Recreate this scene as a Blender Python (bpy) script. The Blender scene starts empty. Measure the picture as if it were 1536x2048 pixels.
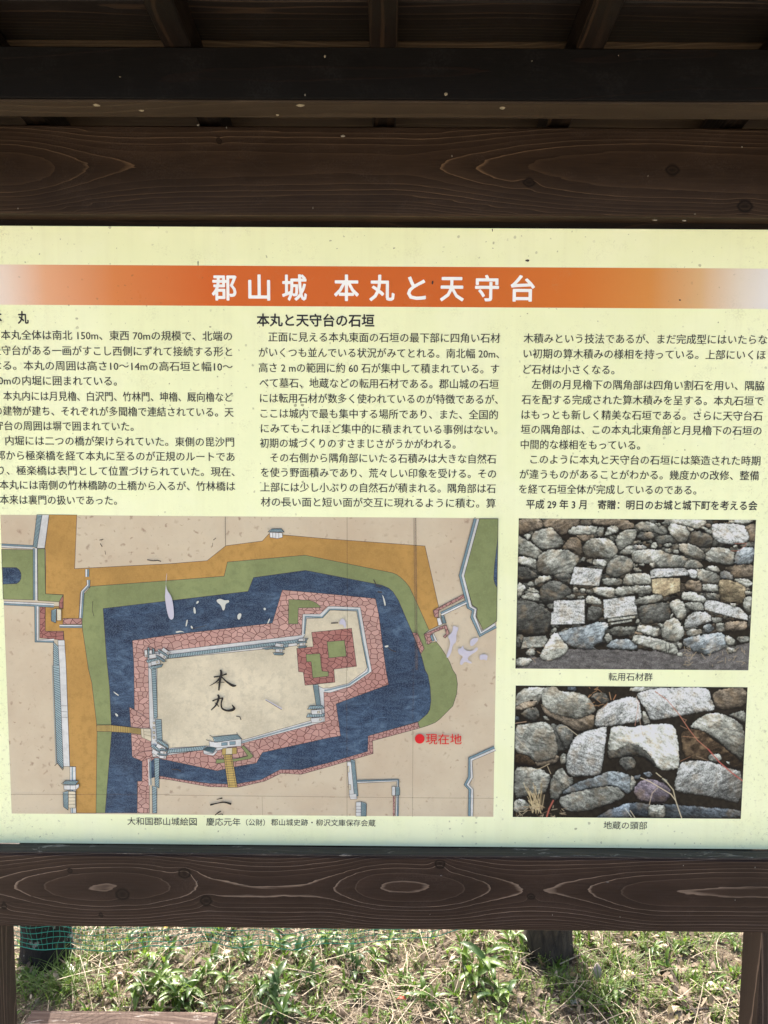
import bpy, math, random
import numpy as np
from mathutils import Matrix, Vector
from mathutils.geometry import tessellate_polygon

R = math.radians
sc = bpy.context.scene
COL = sc.collection
random.seed(7)
rng = np.random.default_rng(11)

# ------------------------------------------------------------------ camera, world, sun, exposure
EYE = 1.6
FPX = 1550.0
cam_d = bpy.data.cameras.new('camera')
cam = bpy.data.objects.new('camera', cam_d); COL.objects.link(cam)
cam_d.sensor_fit = 'VERTICAL'; cam_d.sensor_height = 36.0; cam_d.sensor_width = 27.0
cam_d.lens = FPX / 2048 * 36.0
cam_d.clip_start = 0.02; cam_d.clip_end = 500
CR = Matrix.Rotation(0.0041, 4, 'Z') @ Matrix.Rotation(R(90 - 5.4), 4, 'X') @ Matrix.Rotation(0.0063, 4, 'Z')
cam.matrix_world = Matrix.Translation((0, 0, EYE)) @ CR
sc.camera = cam

SUN_EL, SUN_AZ = 43.0, -14.0          # azimuth measured from +Y (behind the board), negative = to the left
world = bpy.data.worlds.new('World'); sc.world = world; world.use_nodes = True
wn = world.node_tree; wn.nodes.clear()
sky = wn.nodes.new('ShaderNodeTexSky'); sky.sky_type = 'NISHITA'; sky.sun_disc = False
sky.sun_elevation = R(SUN_EL); sky.sun_rotation = R(SUN_AZ)
sky.air_density = 1.0; sky.dust_density = 6.0; sky.ozone_density = 0.6
bg = wn.nodes.new('ShaderNodeBackground'); bg.inputs['Strength'].default_value = 0.15
wo = wn.nodes.new('ShaderNodeOutputWorld')
wn.links.new(sky.outputs[0], bg.inputs[0]); wn.links.new(bg.outputs[0], wo.inputs[0])
sd = bpy.data.lights.new('sun', 'SUN'); sd.energy = 3.8; sd.angle = R(0.5); sd.color = (1.0, 0.95, 0.86)
sun = bpy.data.objects.new('sun', sd); COL.objects.link(sun)
sdir = Vector((math.sin(R(SUN_AZ)) * math.cos(R(SUN_EL)), math.cos(R(SUN_AZ)) * math.cos(R(SUN_EL)), math.sin(R(SUN_EL))))
sun.rotation_euler = sdir.to_track_quat('Z', 'Y').to_euler()
sun.location = (0, 3, 8)
sc.view_settings.view_transform = 'Standard'; sc.view_settings.look = 'None'
sc.view_settings.gamma = 1.0; sc.view_settings.exposure = 1.78
sc.view_settings.use_curve_mapping = False

# ------------------------------------------------------------------ helpers
C3 = CR.to_3x3()
def ray(px, py):
    return C3 @ Vector(((px - 768) / FPX, -(py - 1024) / FPX, -1.0))
def P(px, py, Y):
    """photo pixel -> (x, z) on the vertical plane at distance Y"""
    d = ray(px, py); t = Y / d.y
    return (d.x * t, EYE + d.z * t)
def G(px, py, z=0.0):
    """photo pixel -> (x, y) on the level at height z"""
    d = ray(px, py); t = (z - EYE) / d.z
    return (d.x * t, d.y * t)

def tag(o, label=None, cat=None, group=None, kind=None):
    if label: o['label'] = label
    if cat: o['category'] = cat
    if group: o['group'] = group
    if kind: o['kind'] = kind
    return o
def link(o, parent=None):
    COL.objects.link(o)
    if parent is not None:
        o.parent = parent
        root = parent
        o.matrix_parent_inverse = WM(parent).inverted()
    return o
def WM(o):
    m = Matrix.Translation(o.location) @ o.rotation_euler.to_matrix().to_4x4()
    if o.parent is not None:
        m = WM(o.parent) @ o.matrix_parent_inverse @ m
    return m
def empty(name, loc, rz=0):
    e = bpy.data.objects.new(name, None); e.location = loc; e.rotation_euler = (0, 0, rz)
    e.empty_display_size = 0.1
    COL.objects.link(e); return e
def mesh_obj(name, verts, faces, mats, parent=None, midx=None, attrs=None, smooth=False):
    me = bpy.data.meshes.new(name)
    me.from_pydata([tuple(v) for v in verts] if not isinstance(verts, np.ndarray) else verts.tolist(), [], faces)
    for m in (mats if isinstance(mats, (list, tuple)) else [mats]): me.materials.append(m)
    if midx is not None: me.polygons.foreach_set('material_index', np.asarray(midx, dtype=np.int32))
    if attrs:
        for k, a in attrs.items():
            a = np.asarray(a, dtype=np.float32)
            if a.ndim == 1:
                at = me.attributes.new(k, 'FLOAT', 'POINT'); at.data.foreach_set('value', a)
            else:
                at = me.color_attributes.new(k, 'FLOAT_COLOR', 'POINT'); at.data.foreach_set('color', a.ravel())
    if smooth: me.polygons.foreach_set('use_smooth', np.ones(len(me.polygons), dtype=bool))
    me.update()
    o = bpy.data.objects.new(name, me)
    return link(o, parent)

# numpy value noise --------------------------------------------------
def vnoise(x, y, seed=0):
    x = np.asarray(x, float); y = np.asarray(y, float)
    xi = np.floor(x).astype(np.int64); yi = np.floor(y).astype(np.int64)
    fx = x - xi; fy = y - yi
    fx = fx * fx * (3 - 2 * fx); fy = fy * fy * (3 - 2 * fy)
    def h(a, b):
        n = (a * 374761393 + b * 668265263 + seed * 1442695041) & 0x7fffffff
        n = ((n ^ (n >> 13)) * 1274126177) & 0x7fffffff
        n = (n ^ (n >> 16)) & 0xffffff
        return n / float(0xffffff)
    return (h(xi, yi) * (1 - fx) + h(xi + 1, yi) * fx) * (1 - fy) + (h(xi, yi + 1) * (1 - fx) + h(xi + 1, yi + 1) * fx) * fy
def fbm(x, y, seed=0, oct=4, gain=.5):
    s = 0; a = 1; t = 0
    for i in range(oct):
        s = s + a * vnoise(x * 2 ** i, y * 2 ** i, seed + i * 17); t += a; a *= gain
    return s / t

# ------------------------------------------------------------------ materials
class M:
    def __init__(s, name):
        s.m = bpy.data.materials.new(name); s.m.use_nodes = True
        s.nt = s.m.node_tree; s.b = s.nt.nodes['Principled BSDF']; s.out = s.nt.nodes['Material Output']
    def n(s, t, **kw):
        n = s.nt.nodes.new('ShaderNode' + t)
        for k, v in kw.items():
            if k.startswith('i_'):
                key = k[2:]; key = int(key) if key.isdigit() else key.replace('_', ' ')
                n.inputs[key].default_value = v
            else: setattr(n, k, v)
        return n
    def l(s, a, b): s.nt.links.new(a, b)
    def math(s, op, a, b=None, c=None, clamp=False):
        n = s.n('Math', operation=op); n.use_clamp = clamp
        for i, v in enumerate((a, b, c)):
            if v is None: continue
            if hasattr(v, 'is_linked'): s.l(v, n.inputs[i])
            else: n.inputs[i].default_value = v
        return n.outputs[0]
    def noise(s, vec, scale, detail=3, rough=.55, dist=0, mapping=None):
        if mapping:
            mp = s.n('Mapping'); mp.inputs['Scale'].default_value = mapping; s.l(vec, mp.inputs[0]); vec = mp.outputs[0]
        n = s.n('TexNoise'); n.inputs['Scale'].default_value = scale; n.inputs['Detail'].default_value = detail
        n.inputs['Roughness'].default_value = rough; n.inputs['Distortion'].default_value = dist
        s.l(vec, n.inputs['Vector']); return n.outputs['Fac']
    def ramp(s, fac, stops, interp='LINEAR'):
        r = s.n('ValToRGB'); r.color_ramp.interpolation = interp
        e = r.color_ramp.elements
        while len(e) > 1: e.remove(e[-1])
        for i, (p, c) in enumerate(stops):
            x = e[0] if i == 0 else e.new(p)
            x.position = p
            if isinstance(c, (int, float)): c = (c, c, c)
            x.color = (*c, 1)
        s.l(fac, r.inputs[0]); return r.outputs[0]
    def mix(s, f, a, b, mode='MIX'):
        n = s.n('Mix', data_type='RGBA', blend_type=mode)
        for i, v in ((0, f), (6, a), (7, b)):
            if hasattr(v, 'is_linked'): s.l(v, n.inputs[i])
            elif i == 0: n.inputs[0].default_value = v
            else: n.inputs[i].default_value = (*v, 1)
        return n.outputs[2]
    def bump(s, h, strength, dist=.001):
        b = s.n('Bump'); b.inputs['Strength'].default_value = strength; b.inputs['Distance'].default_value = dist
        s.l(h, b.inputs['Height']); s.l(b.outputs[0], s.b.inputs['Normal']); return b
    def flat(s, vec):
        a = s.n('SeparateXYZ'); s.l(vec, a.inputs[0]); c = s.n('CombineXYZ'); s.l(a.outputs[0], c.inputs[0]); s.l(a.outputs[2], c.inputs[1]); return c.outputs[0]
    def obj(s): return s.n('TexCoord').outputs['Object']
    def rough(s, v):
        if hasattr(v, 'is_linked'): s.l(v, s.b.inputs['Roughness'])
        else: s.b.inputs['Roughness'].default_value = v
    def color(s, v):
        if hasattr(v, 'is_linked'): s.l(v, s.b.inputs['Base Color'])
        else: s.b.inputs['Base Color'].default_value = (*v, 1)

def srgb(r, g, b):
    f = lambda c: ((c / 255 + .055) / 1.055) ** 2.4 if c > 10 else c / 255 / 12.92
    return (f(r), f(g), f(b))

def wood_mat(name, dark, mid, line, line2=None, K=.72, ax='x', rough=.55, fib=.35, lw=.80, blotch=.5, scale=1.0, spec=.13, wear=0.0, lmin=.35, wearcol=(.35, .33, .3)):
    dark, mid, line = (tuple(v * K for v in c_) for c_ in (dark, mid, line))
    if line2: line2 = tuple(v * K for v in line2)
    m = M(name); co = m.obj()
    ps = {'x': lambda t: t, 'z': lambda t: (t[1], t[2], t[0]), 'y': lambda t: (t[1], t[0], t[2])}[ax]
    h = m.n('Attribute', attribute_name='ring').outputs['Fac']
    kn = m.n('Attribute', attribute_name='knot').outputs['Fac']
    wob = m.noise(co, 9, 3, .6, 0, ps((1, 6, 6)))
    w2 = m.noise(co, 2.2, 3, .6, 0, ps((1, 5, 5))); w3 = m.noise(co, 30, 2, .6, 0, ps((.5, 5, 5)))
    hh = m.math('ADD', m.math('ADD', h, m.math('MULTIPLY', wob, .34)), m.math('ADD', m.math('MULTIPLY', w2, .6), m.math('MULTIPLY', w3, .10)))
    fr = m.math('FRACT', hh)
    idx = m.math('FLOOR', hh)
    wn_ = m.n('TexWhiteNoise', noise_dimensions='1D'); m.l(idx, wn_.inputs['W'])
    base = m.ramp(fr, [(0, .0), (.45, .25), (lw, .55), (1, .25)])
    body = m.mix(base, dark, mid)
    lin = m.ramp(fr, [(lw, 0), (min(.975, lw + .10), 1), (.99, .8), (1, 0)])
    amp = m.math('MULTIPLY', lin, m.math('MULTIPLY_ADD', m.math('POWER', wn_.outputs['Value'], 1.5), .85, .15))
    patch = m.noise(co, 3.5, 2, .5, 0, ps((.6, 1.5, 1.5)))
    amp = m.math('MULTIPLY', amp, m.ramp(patch, [(.2, lmin), (.6, 1)]))
    c = m.mix(amp, body, line)
    fibre = m.noise(co, 60, 4, .7, .1, ps((.35, 9, 9)))
    c = m.mix(m.math('MULTIPLY', m.ramp(fibre, [(.4, 0), (.7, 1)]), fib), c, line2 or mid)
    bl = m.noise(co, 5, 3, .5, .3, ps((1, 2.5, 2.5)))
    c = m.mix(m.math('MULTIPLY', m.ramp(bl, [(.3, 1), (.6, 0)]), blotch), c, tuple(v * .55 for v in dark))
    ck = m.noise(co, 34, 3, .6, .2, ps((.12, 9, 9))); cp = m.noise(co, 6, 2, .5)
    c = m.mix(m.math('MULTIPLY', m.ramp(ck, [(.66, 0), (.70, 1)]), m.ramp(cp, [(.45, 0), (.6, .9)])), c, tuple(v * .18 for v in dark))
    dust = m.noise(co, 18, 5, .75, .5, ps((.6, 1, 1))); fine = m.noise(co, 350, 2, .6)
    c = m.mix(m.math('MULTIPLY', m.math('MULTIPLY', m.ramp(dust, [(.5, 0), (.8, 1)]), m.ramp(fine, [(.4, 0), (.6, 1)])), .18), c, tuple(min(1, v * 1.5 + .05) for v in mid))
    if wear > 0:
        w = m.noise(co, 45, 5, .75, .6, ps((.35, 1.2, 3)))
        c = m.mix(m.math('MULTIPLY', m.ramp(w, [(.58, 0), (.66, 1)]), wear), c, wearcol)
    c = m.mix(m.ramp(kn, [(.12, 0), (.38, 1), (.62, .35), (.95, .8)]), c, tuple(v * .22 for v in dark))
    m.color(c)
    m.rough(m.math('MULTIPLY_ADD', fibre, .3, rough - .15))
    m.b.inputs['Specular IOR Level'].default_value = spec
    hgt = m.math('ADD', m.math('MULTIPLY', amp, .7), m.math('MULTIPLY', fibre, .5))
    m.bump(hgt, .6, .0008)
    return m.m

def ring_field(x, y, z, seed, axis_y=.05, axis_z=0, n=60, warp=.03, yc=None, knots=()):
    """distance from a wandering pith = growth rings of a sawn log"""
    w1 = (fbm(x * 1.6, x * 0 + 3.1, seed, 2) - .5) * warp * 2
    w2 = (fbm(x * 2.3 + 20, x * 0 + 7.7, seed + 5, 2) - .5) * warp * 3
    dz = z - axis_z - w1
    if yc is None: dy = y - axis_y - w2
    else: dy = yc(x) + (y - y.min()) * .0 + y * 0
    r = np.sqrt(dz * dz + dy * dy + 1e-7)
    r = r + (fbm(x * 5, z * 18 + y * 15, seed + 9, 3) - .5) * warp * .22
    rr = r + .35 * (fbm(r * 60, r * 0, seed + 3, 2) - .5) / n * 2.2
    k_at = np.zeros_like(r)
    for (kx, kz, ks, kd) in knots:
        d = np.sqrt(((x - kx) / 1.25) ** 2 + (z - kz) ** 2)
        rr = rr + kd * np.exp(-(d / (ks * 2.2)) ** 2)
        k_at = np.maximum(k_at, np.clip(1.35 - d / ks, 0, 1))
    return rr * n, k_at

def beam(name, x0, x1, y0, y1, z0, z1, mat, parent, seed=1, seg=None, cseg=5, ch=.004, along='x', fieldkw=None, field=None, sag=0.0, label=None):
    """box with small chamfers; subdivided so that the ring field can ride on its vertices. y/z/x by 'along' """
    if along == 'x': L0, L1, a0, a1, b0, b1 = x0, x1, y0, y1, z0, z1
    elif along == 'z': L0, L1, a0, a1, b0, b1 = z0, z1, x0, x1, y0, y1
    else: L0, L1, a0, a1, b0, b1 = y0, y1, x0, x1, z0, z1
    L = L1 - L0
    seg = seg or max(8, int(L / .02))
    # cross-section loop in (a,b)
    def edge(p, q, k):
        return [(p[0] + (q[0] - p[0]) * i / k, p[1] + (q[1] - p[1]) * i / k) for i in range(k)]
    ch = min(ch, (a1 - a0) * .3, (b1 - b0) * .3)
    pts = [(a0 + ch, b0), (a1 - ch, b0), (a1, b0 + ch), (a1, b1 - ch), (a1 - ch, b1), (a0 + ch, b1), (a0, b1 - ch), (a0, b0 + ch)]
    loop = []
    for i in range(8):
        p = pts[i]; q = pts[(i + 1) % 8]
        k = 1 if i % 2 else max(1, min(cseg * 4, int(math.hypot(q[0] - p[0], q[1] - p[1]) / .007)))
        loop += edge(p, q, k)
    n = len(loop)
    ls = np.linspace(L0, L1, seg + 1)
    A = np.array([p[0] for p in loop]); B = np.array([p[1] for p in loop])
    LL, AA = np.meshgrid(ls, A, indexing='ij'); _, BB = np.meshgrid(ls, B, indexing='ij')
    LL = LL.ravel(); AA = AA.ravel(); BB = BB.ravel()
    wv = (fbm(LL * 3, LL * 0, seed + 40, 2) - .5) * .0016
    BBd = BB + wv
    if along == 'x': V = np.stack([LL, AA, BBd], 1)
    elif along == 'z': V = np.stack([AA, BBd, LL], 1)
    else: V = np.stack([AA, LL, BBd], 1)
    f = []
    for i in range(seg):
        for j in range(n):
            a = i * n + j; b = i * n + (j + 1) % n
            f.append((a, b, b + n, a + n))
    f.append(tuple(range(n))[::-1]); f.append(tuple(seg * n + j for j in range(n)))
    kw = dict(axis_y=.04, axis_z=.0, n=70, warp=.03); kw.update(fieldkw or {})
    ac = (a0 + a1) / 2; bc = (b0 + b1) / 2
    if field is None: ring, kn = ring_field(LL + seed * 3.7, AA - ac, BB - bc, seed, **kw)
    else: ring, kn = field(LL, AA, BB)
    o = mesh_obj(name, V, f, mat, parent, attrs={'ring': ring, 'knot': kn})
    if label: o['label'] = label
    return o

# timber stain colours
DK = (.017, .0105, .0075); MD = (.036, .022, .0145)
m_beam = wood_mat('stained_cedar', (.028, .0165, .0105), (.064, .039, .025), (.24, .15, .085), (.075, .048, .031), rough=.55, lw=.875, spec=.12, lmin=.4)
m_rail = wood_mat('weathered_stained_cedar', (.029, .0155, .0105), (.060, .034, .023), (.50, .37, .28), (.075, .052, .044), rough=.5, fib=.3, lw=.885, wear=.0, lmin=.5, spec=.12)
m_railtop = wood_mat('worn_rail_top', (.045, .038, .034), (.08, .07, .062), (.14, .125, .11), None, rough=.45, lw=.86, wear=.6, wearcol=(.36, .33, .29))
m_dark = wood_mat('dark_stained_cedar', (.010, .0062, .0042), (.018, .011, .0075), (.05, .026, .014), (.03, .02, .014), rough=.6, fib=.2, lw=.84)
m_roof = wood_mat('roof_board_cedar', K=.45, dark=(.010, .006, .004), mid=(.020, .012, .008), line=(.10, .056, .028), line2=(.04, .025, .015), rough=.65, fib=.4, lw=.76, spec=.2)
m_roof_lit = wood_mat('lit_roof_board', (.06, .04, .024), (.11, .072, .042), (.17, .12, .07), (.13, .085, .05), rough=.7, fib=.4, lw=.7, blotch=.3)  # rear boards seen through the gap: daylight painted in as lighter wood
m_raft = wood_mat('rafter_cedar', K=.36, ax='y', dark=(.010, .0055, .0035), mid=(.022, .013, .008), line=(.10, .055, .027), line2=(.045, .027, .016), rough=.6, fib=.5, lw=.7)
m_post = wood_mat('post_cedar', ax='z', dark=(.026, .0165, .0135), mid=(.05, .033, .027), line=(.28, .20, .155), line2=(.09, .064, .052), rough=.55, fib=.4, lw=.8)
m_weath = wood_mat('weathered_timber', (.075, .046, .036), (.15, .098, .078), (.33, .25, .20), (.22, .16, .13), rough=.8, fib=.6, lw=.7, wear=.5, wearcol=(.5, .46, .42))

# ------------------------------------------------------------------ ground (structure)
def ground_h(x, y):
    y = np.asarray(y, float); k = np.clip((y - 1.05) / .35, 0, 1)
    return ((fbm(x * 1.7 + 5, y * 1.7 + 9, 3, 3) - .5) * .05 + (fbm(x * 9, y * 9, 8, 3) - .5) * .022) * k - .012 * (1 - k) + np.clip(y - 2.6, 0, 60) * .03
def axis_pts(lo, hi, a, b, fine, coarse):
    s = list(np.arange(a, b, fine)); v = b
    st = fine
    while v < hi: s.append(v); st = min(st * 1.25, coarse); v += st
    s.append(hi); v = a; st = fine; l = []
    while v > lo:
        st = min(st * 1.25, coarse); v -= st; l.append(max(v, lo))
    return np.array(l[::-1] + s)
gx = axis_pts(-70, 70, -1.6, 1.6, .022, 6); gy = axis_pts(-70, 90, 1.5, 3.3, .022, 6)
GX, GY = np.meshgrid(gx, gy); H = ground_h(GX, GY)
W = len(gx); V = np.stack([GX.ravel(), GY.ravel(), H.ravel()], 1)
ii, jj = np.meshgrid(np.arange(len(gy) - 1), np.arange(W - 1), indexing='ij')
a = (ii * W + jj).ravel(); F = np.stack([a, a + 1, a + W + 1, a + W], 1).tolist()
m = M('dry_soil'); co = m.obj()
n1 = m.noise(co, 7, 4, .6); n2 = m.noise(co, 60, 4, .7); n3 = m.noise(co, 260, 3, .7)
c = m.ramp(n1, [(.3, (.035, .025, .018)), (.55, (.10, .075, .052)), (.75, (.18, .14, .098))])
c = m.mix(m.ramp(n2, [(.42, 0), (.62, 1)]), c, (.24, .195, .14))
c = m.mix(m.math('MULTIPLY', m.ramp(n3, [(.35, 1), (.5, 0)]), .6), c, (.09, .065, .045))
m.color(c); m.rough(.95); m.b.inputs['Specular IOR Level'].default_value = .15
m.bump(m.math('ADD', n2, m.math('MULTIPLY', n3, .6)), 1.0, .012)
m_soil = m.m
tag(mesh_obj('ground', V, F, m_soil, smooth=True), kind='structure')
m = M('pale_bounce_gravel'); co = m.obj(); n1 = m.noise(co, 3, 4, .6); n2 = m.noise(co, 90, 3, .7)
m.color(m.mix(m.math('MULTIPLY', n2, .6), m.ramp(n1, [(.3, (.40, .36, .29)), (.7, (.50, .46, .38))]), (.30, .27, .22))); m.rough(.95); m.bump(n2, .8, .006)
xs_ = np.linspace(-14, 14, 57); e_ = 1.02 + (fbm(xs_ * 1.3, xs_ * 0, 5, 3) - .5) * .12
V = [(x, -9.0, 0) for x in xs_] + [(x, float(y), 0) for x, y in zip(xs_, e_)] + [(x, -9.0, -.03) for x in xs_] + [(x, float(y) + .02, -.03) for x, y in zip(xs_, e_)]
n_ = len(xs_); F = [(i, i + 1, n_ + i + 1, n_ + i) for i in range(n_ - 1)] + [(n_ + i, n_ + i + 1, 3 * n_ + i + 1, 3 * n_ + i) for i in range(n_ - 1)]
tag(mesh_obj('bounce_path', V, F, m.m), kind='structure')  # unseen pale ground before the board, added to bounce light onto the panel

# ------------------------------------------------------------------ the roofed notice board
YP = 1.40                          # plane of the panel's face
board = empty('notice_board', (0, YP + .06, 0))
tag(board, 'dark stained timber notice board with a roof above a cream castle information panel', 'notice board')

def zat(py, Y, px=768): return P(px, py, Y)[1]

# big upper beam
YA = 1.366
zA1 = zat(252, YA); zA0 = zat(430, YA)
def fieldA(x, y, z):
    z0 = (zA0 + zA1) / 2
    # distance of the face from the pith along the beam: minima make the pointed ovals of the photograph
    def bump(cx, w, a): return a * np.exp(-((x - P(cx, 340, YA)[0]) / w) ** 2)
    sm = np.clip((x - P(800, 340, YA)[0]) / (P(1330, 340, YA)[0] - P(800, 340, YA)[0]), 0, 1); sm = sm * sm * (3 - 2 * sm)
    cyy = .053 - bump(0, .12, .030) - .040 * sm + (fbm(x * 3.2, x * 0, 61, 2) - .5) * .008
    zc = z0 + .002 + bump(700, .35, .010) - bump(30, .2, .006) + (fbm(x * 3, x * 0 + 2, 62, 2) - .5) * .010
    dz = (z - zc)
    r = np.sqrt(dz * dz + (cyy + (y - YA) * .9) ** 2) + (fbm(x * 7, z * 30, 64, 3) - .5) * .0026
    r = r + (fbm(r * 110, r * 0, 65, 2) - .5) * .008
    k = np.zeros_like(r)
    for px, py, s, d in ((1345, 340, .008, .010), (1058, 365, .007, .007), (1490, 412, .009, .006), (438, 282, .003, .003)):
        kx, kz = P(px, py, YA); dd = np.sqrt(((x - kx) / 1.5) ** 2 + (z - kz) ** 2)
        r = r + d * np.exp(-(dd / (s * 1.9)) ** 2); k = np.maximum(k, np.clip(1.3 - dd / s, 0, 1))
    return r * r * 1250 + .2, k
beam('top_beam', -.94, .94, YA, YA + .115, zA0, zA1, m_beam, board, 3, seg=620, cseg=9, ch=.003, field=fieldA)

# lower rail
z_top = EYE - (EYE - zat(1714, YA)); z_bot = zat(1860, YA)
def fieldR(x, y, z):
    def X(px): return P(px, 1780, YA)[0]
    def g(cx, w, a): return a * np.exp(-((x - X(cx)) / w) ** 2)
    z0 = zat(1779, YA)
    cyy = .047 - g(180, .13, .024) - g(265, .11, .016) - g(830, .115, .034) - g(760, .06, .008) - g(1520, .24, .038) - g(1300, .10, .008) + (fbm(x * 5, x * 0, 81, 2) - .5) * .006
    zc = z0 - g(520, .09, .004) + g(1110, .10, .006) + (fbm(x * 3.1, x * 0 + 4, 82, 2) - .5) * .012
    r = np.sqrt((z - zc) ** 2 + (cyy + (y - YA) * .9) ** 2) + (fbm(x * 9, z * 40, 84, 3) - .5) * .0028
    r = r + (fbm(r * 110, r * 0, 85, 2) - .5) * .006
    k = np.zeros_like(r)
    for px, py, s, d in ((245, 1789, .0105, .006), (369, 1747, .0095, -.008), (412, 1802, .009, .007), (140, 1743, .004, -.004), (202, 1829, .003, .003), (8, 1811, .005, .005), (880, 1728, .008, -.010), (1490, 1808, .003, .003), (1062, 1793, .006, .006)):
        kx, kz = P(px, py, YA); dd = np.sqrt(((x - kx) / 1.25) ** 2 + (z - kz) ** 2)
        r = r + d * np.exp(-(dd / (s * 1.7)) ** 2); k = np.maximum(k, np.clip(1.3 - dd / s, 0, 1))
    return r * r * 1500 + .06, k
beam('lower_rail', -.94, .94, YA, YP + .012, z_bot, z_top, m_rail, board, 5, seg=760, cseg=9, ch=.003, field=fieldR)
beam('rail_cap', -.94, .94, YA + .0015, YP - .0055, z_top, z_top + .0035, m_railtop, board, 15, seg=120, ch=.001, label='weathered grey top edge of the lower rail')

# posts
for sx, inner in ((-1, P(-10, 1950, YP)[0]), (1, P(1522, 1950, YP)[0])):
    o = beam('post', min(inner, inner + sx * .10), max(inner, inner + sx * .10), YP + .002, YP + .082, -.25, 2.0, m_post, board, 21 + sx, seg=130, cseg=6, ch=.004, along='z', fieldkw=dict(n=95, axis_y=.10, axis_z=.02, warp=.035))
# back boards that carry the panel
zb0 = zat(1697, YP); zb1 = zat(441, YP)
nb = 6; hts = np.linspace(zb0 - .02, zA0 + .004, nb + 1)
for i in range(nb):
    beam('backing_board', -.695, .695, YP + .006, YP + .020, hts[i] + .001, hts[i + 1] - .001, m_dark if i < nb - 1 else m_dark, board, 31 + i, seg=60, ch=.0015)

# eave beam
YE = 1.17
zE0 = zat(205, YE); zE1 = zat(94, YE)
y_back = YE
for k in range(60):
    yy = YE + k * .001
    if zat(235, yy) >= zE0: y_back = yy
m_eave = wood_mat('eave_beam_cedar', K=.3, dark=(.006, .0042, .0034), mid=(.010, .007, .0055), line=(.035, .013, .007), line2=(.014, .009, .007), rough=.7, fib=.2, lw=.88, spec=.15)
m_under = wood_mat('lit_eave_cedar', (.038, .025, .016), (.056, .038, .024), (.08, .055, .035), (.065, .045, .03), rough=.7, fib=.3, lw=.8, blotch=.25)  # paler than the beam: light from below painted into the colour
def make_eave():
    y1 = YE + max(.03, min(.055, abs(y_back - YE)))
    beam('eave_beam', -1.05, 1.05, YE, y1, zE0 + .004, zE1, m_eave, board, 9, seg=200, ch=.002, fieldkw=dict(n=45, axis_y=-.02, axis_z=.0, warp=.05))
    beam('eave_beam_underside', -1.05, 1.05, YE, y1, zE0, zE0 + .0035, m_under, board, 10, seg=120, ch=.0012, fieldkw=dict(n=40))  # thin strip that carries the painted light on the beam's bottom face
    return y1
y1E = make_eave()
print('eave depth', y1E - YE, 'zE', zE0 - EYE, zE1 - EYE, 'zA', zA0 - EYE, zA1 - EYE)

# mono-pitch roof: rafters rise towards the viewer
SL = .13
def zr(y): return zE1 - SL * (y - YE)        # underside of the rafters
def sloped(name, x0, x1, ya, yb, off0, off1, mat, parent, seed, along='y', seg=24, fieldkw=None, label=None):
    """bar lying in the roof plane; off = distance above rafter underside"""
    o = beam(name, x0, x1, ya, yb, off0, off1, mat, None, seed, seg=seg, along=along, fieldkw=fieldkw, ch=.002)
    me = o.data; co_ = np.empty(len(me.vertices) * 3, np.float32); me.vertices.foreach_get('co', co_); co_ = co_.reshape(-1, 3)
    co_[:, 2] += zE1 - SL * (co_[:, 1] - YE)
    me.vertices.foreach_set('co', co_.ravel()); me.update()
    o.parent = parent; o.matrix_parent_inverse = WM(parent).inverted()
    if label: o['label'] = label
    return o
YF, YB = .975, 1.66
xs0 = [P(px, 92, YE)[0] for px in (355, 767, 1183)]
sp = (xs0[2] - xs0[0]) / 2
for k in range(-3, 4):
    xc = xs0[1] + sp * k
    if abs(xc) > 1.05: continue
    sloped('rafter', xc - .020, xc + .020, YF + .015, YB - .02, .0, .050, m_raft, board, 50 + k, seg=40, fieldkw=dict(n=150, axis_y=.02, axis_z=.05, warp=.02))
# roof boards on the rafters, joints along X
yj = [YF, 1.0, 1.055, 1.155, 1.245, 1.345, 1.445, 1.555, YB]
# choose one joint so that it shows at y = 5 in the photograph
d5 = ray(768, 5); tt = d5.z / d5.y
yj[3] = (zE1 + .050 - EYE + SL * YE) / (tt + SL)
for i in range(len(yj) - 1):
    sloped('roof_board', -1.12, 1.12, yj[i] + .0012, yj[i + 1] - .0012, .0515 + (i % 2) * .0012, .0655 + (i % 2) * .0012, m_roof if i < 4 else m_roof_lit, board, 70 + i, along='x', seg=220, fieldkw=dict(n=150, axis_y=.0 + (i % 3 - 1) * .03, axis_z=-.03, warp=.022))
m = M('roof_felt_metal'); m.color((.05, .035, .028)); m.rough(.5); m.b.inputs['Metallic'].default_value = .3
sloped('roof_sheet', -1.16, 1.16, YF - .03, YB + .03, .068, .074, m.m, board, 90, along='x', seg=40, label='thin dark brown metal roof covering')
sloped('fascia', -1.12, 1.12, YF - .012, YF + .012, -.03, .066, m_dark, board, 91, along='x', seg=60)
# rear purlin and brackets from the posts
for sx in (-1, 1):
    beam('bracket_arm', sx * .80 - .035, sx * .80 + .035, YE - .06, 1.60, zE0 - .075, zE0 - .002, m_beam, board, 99 + sx, along='y', seg=30)
    beam('bracket_strut', sx * .80 - .025, sx * .80 + .025, YP + .083, YP + .14, 1.75, zE0 - .076, m_beam, board, 102 + sx, along='z', seg=16)

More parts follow.
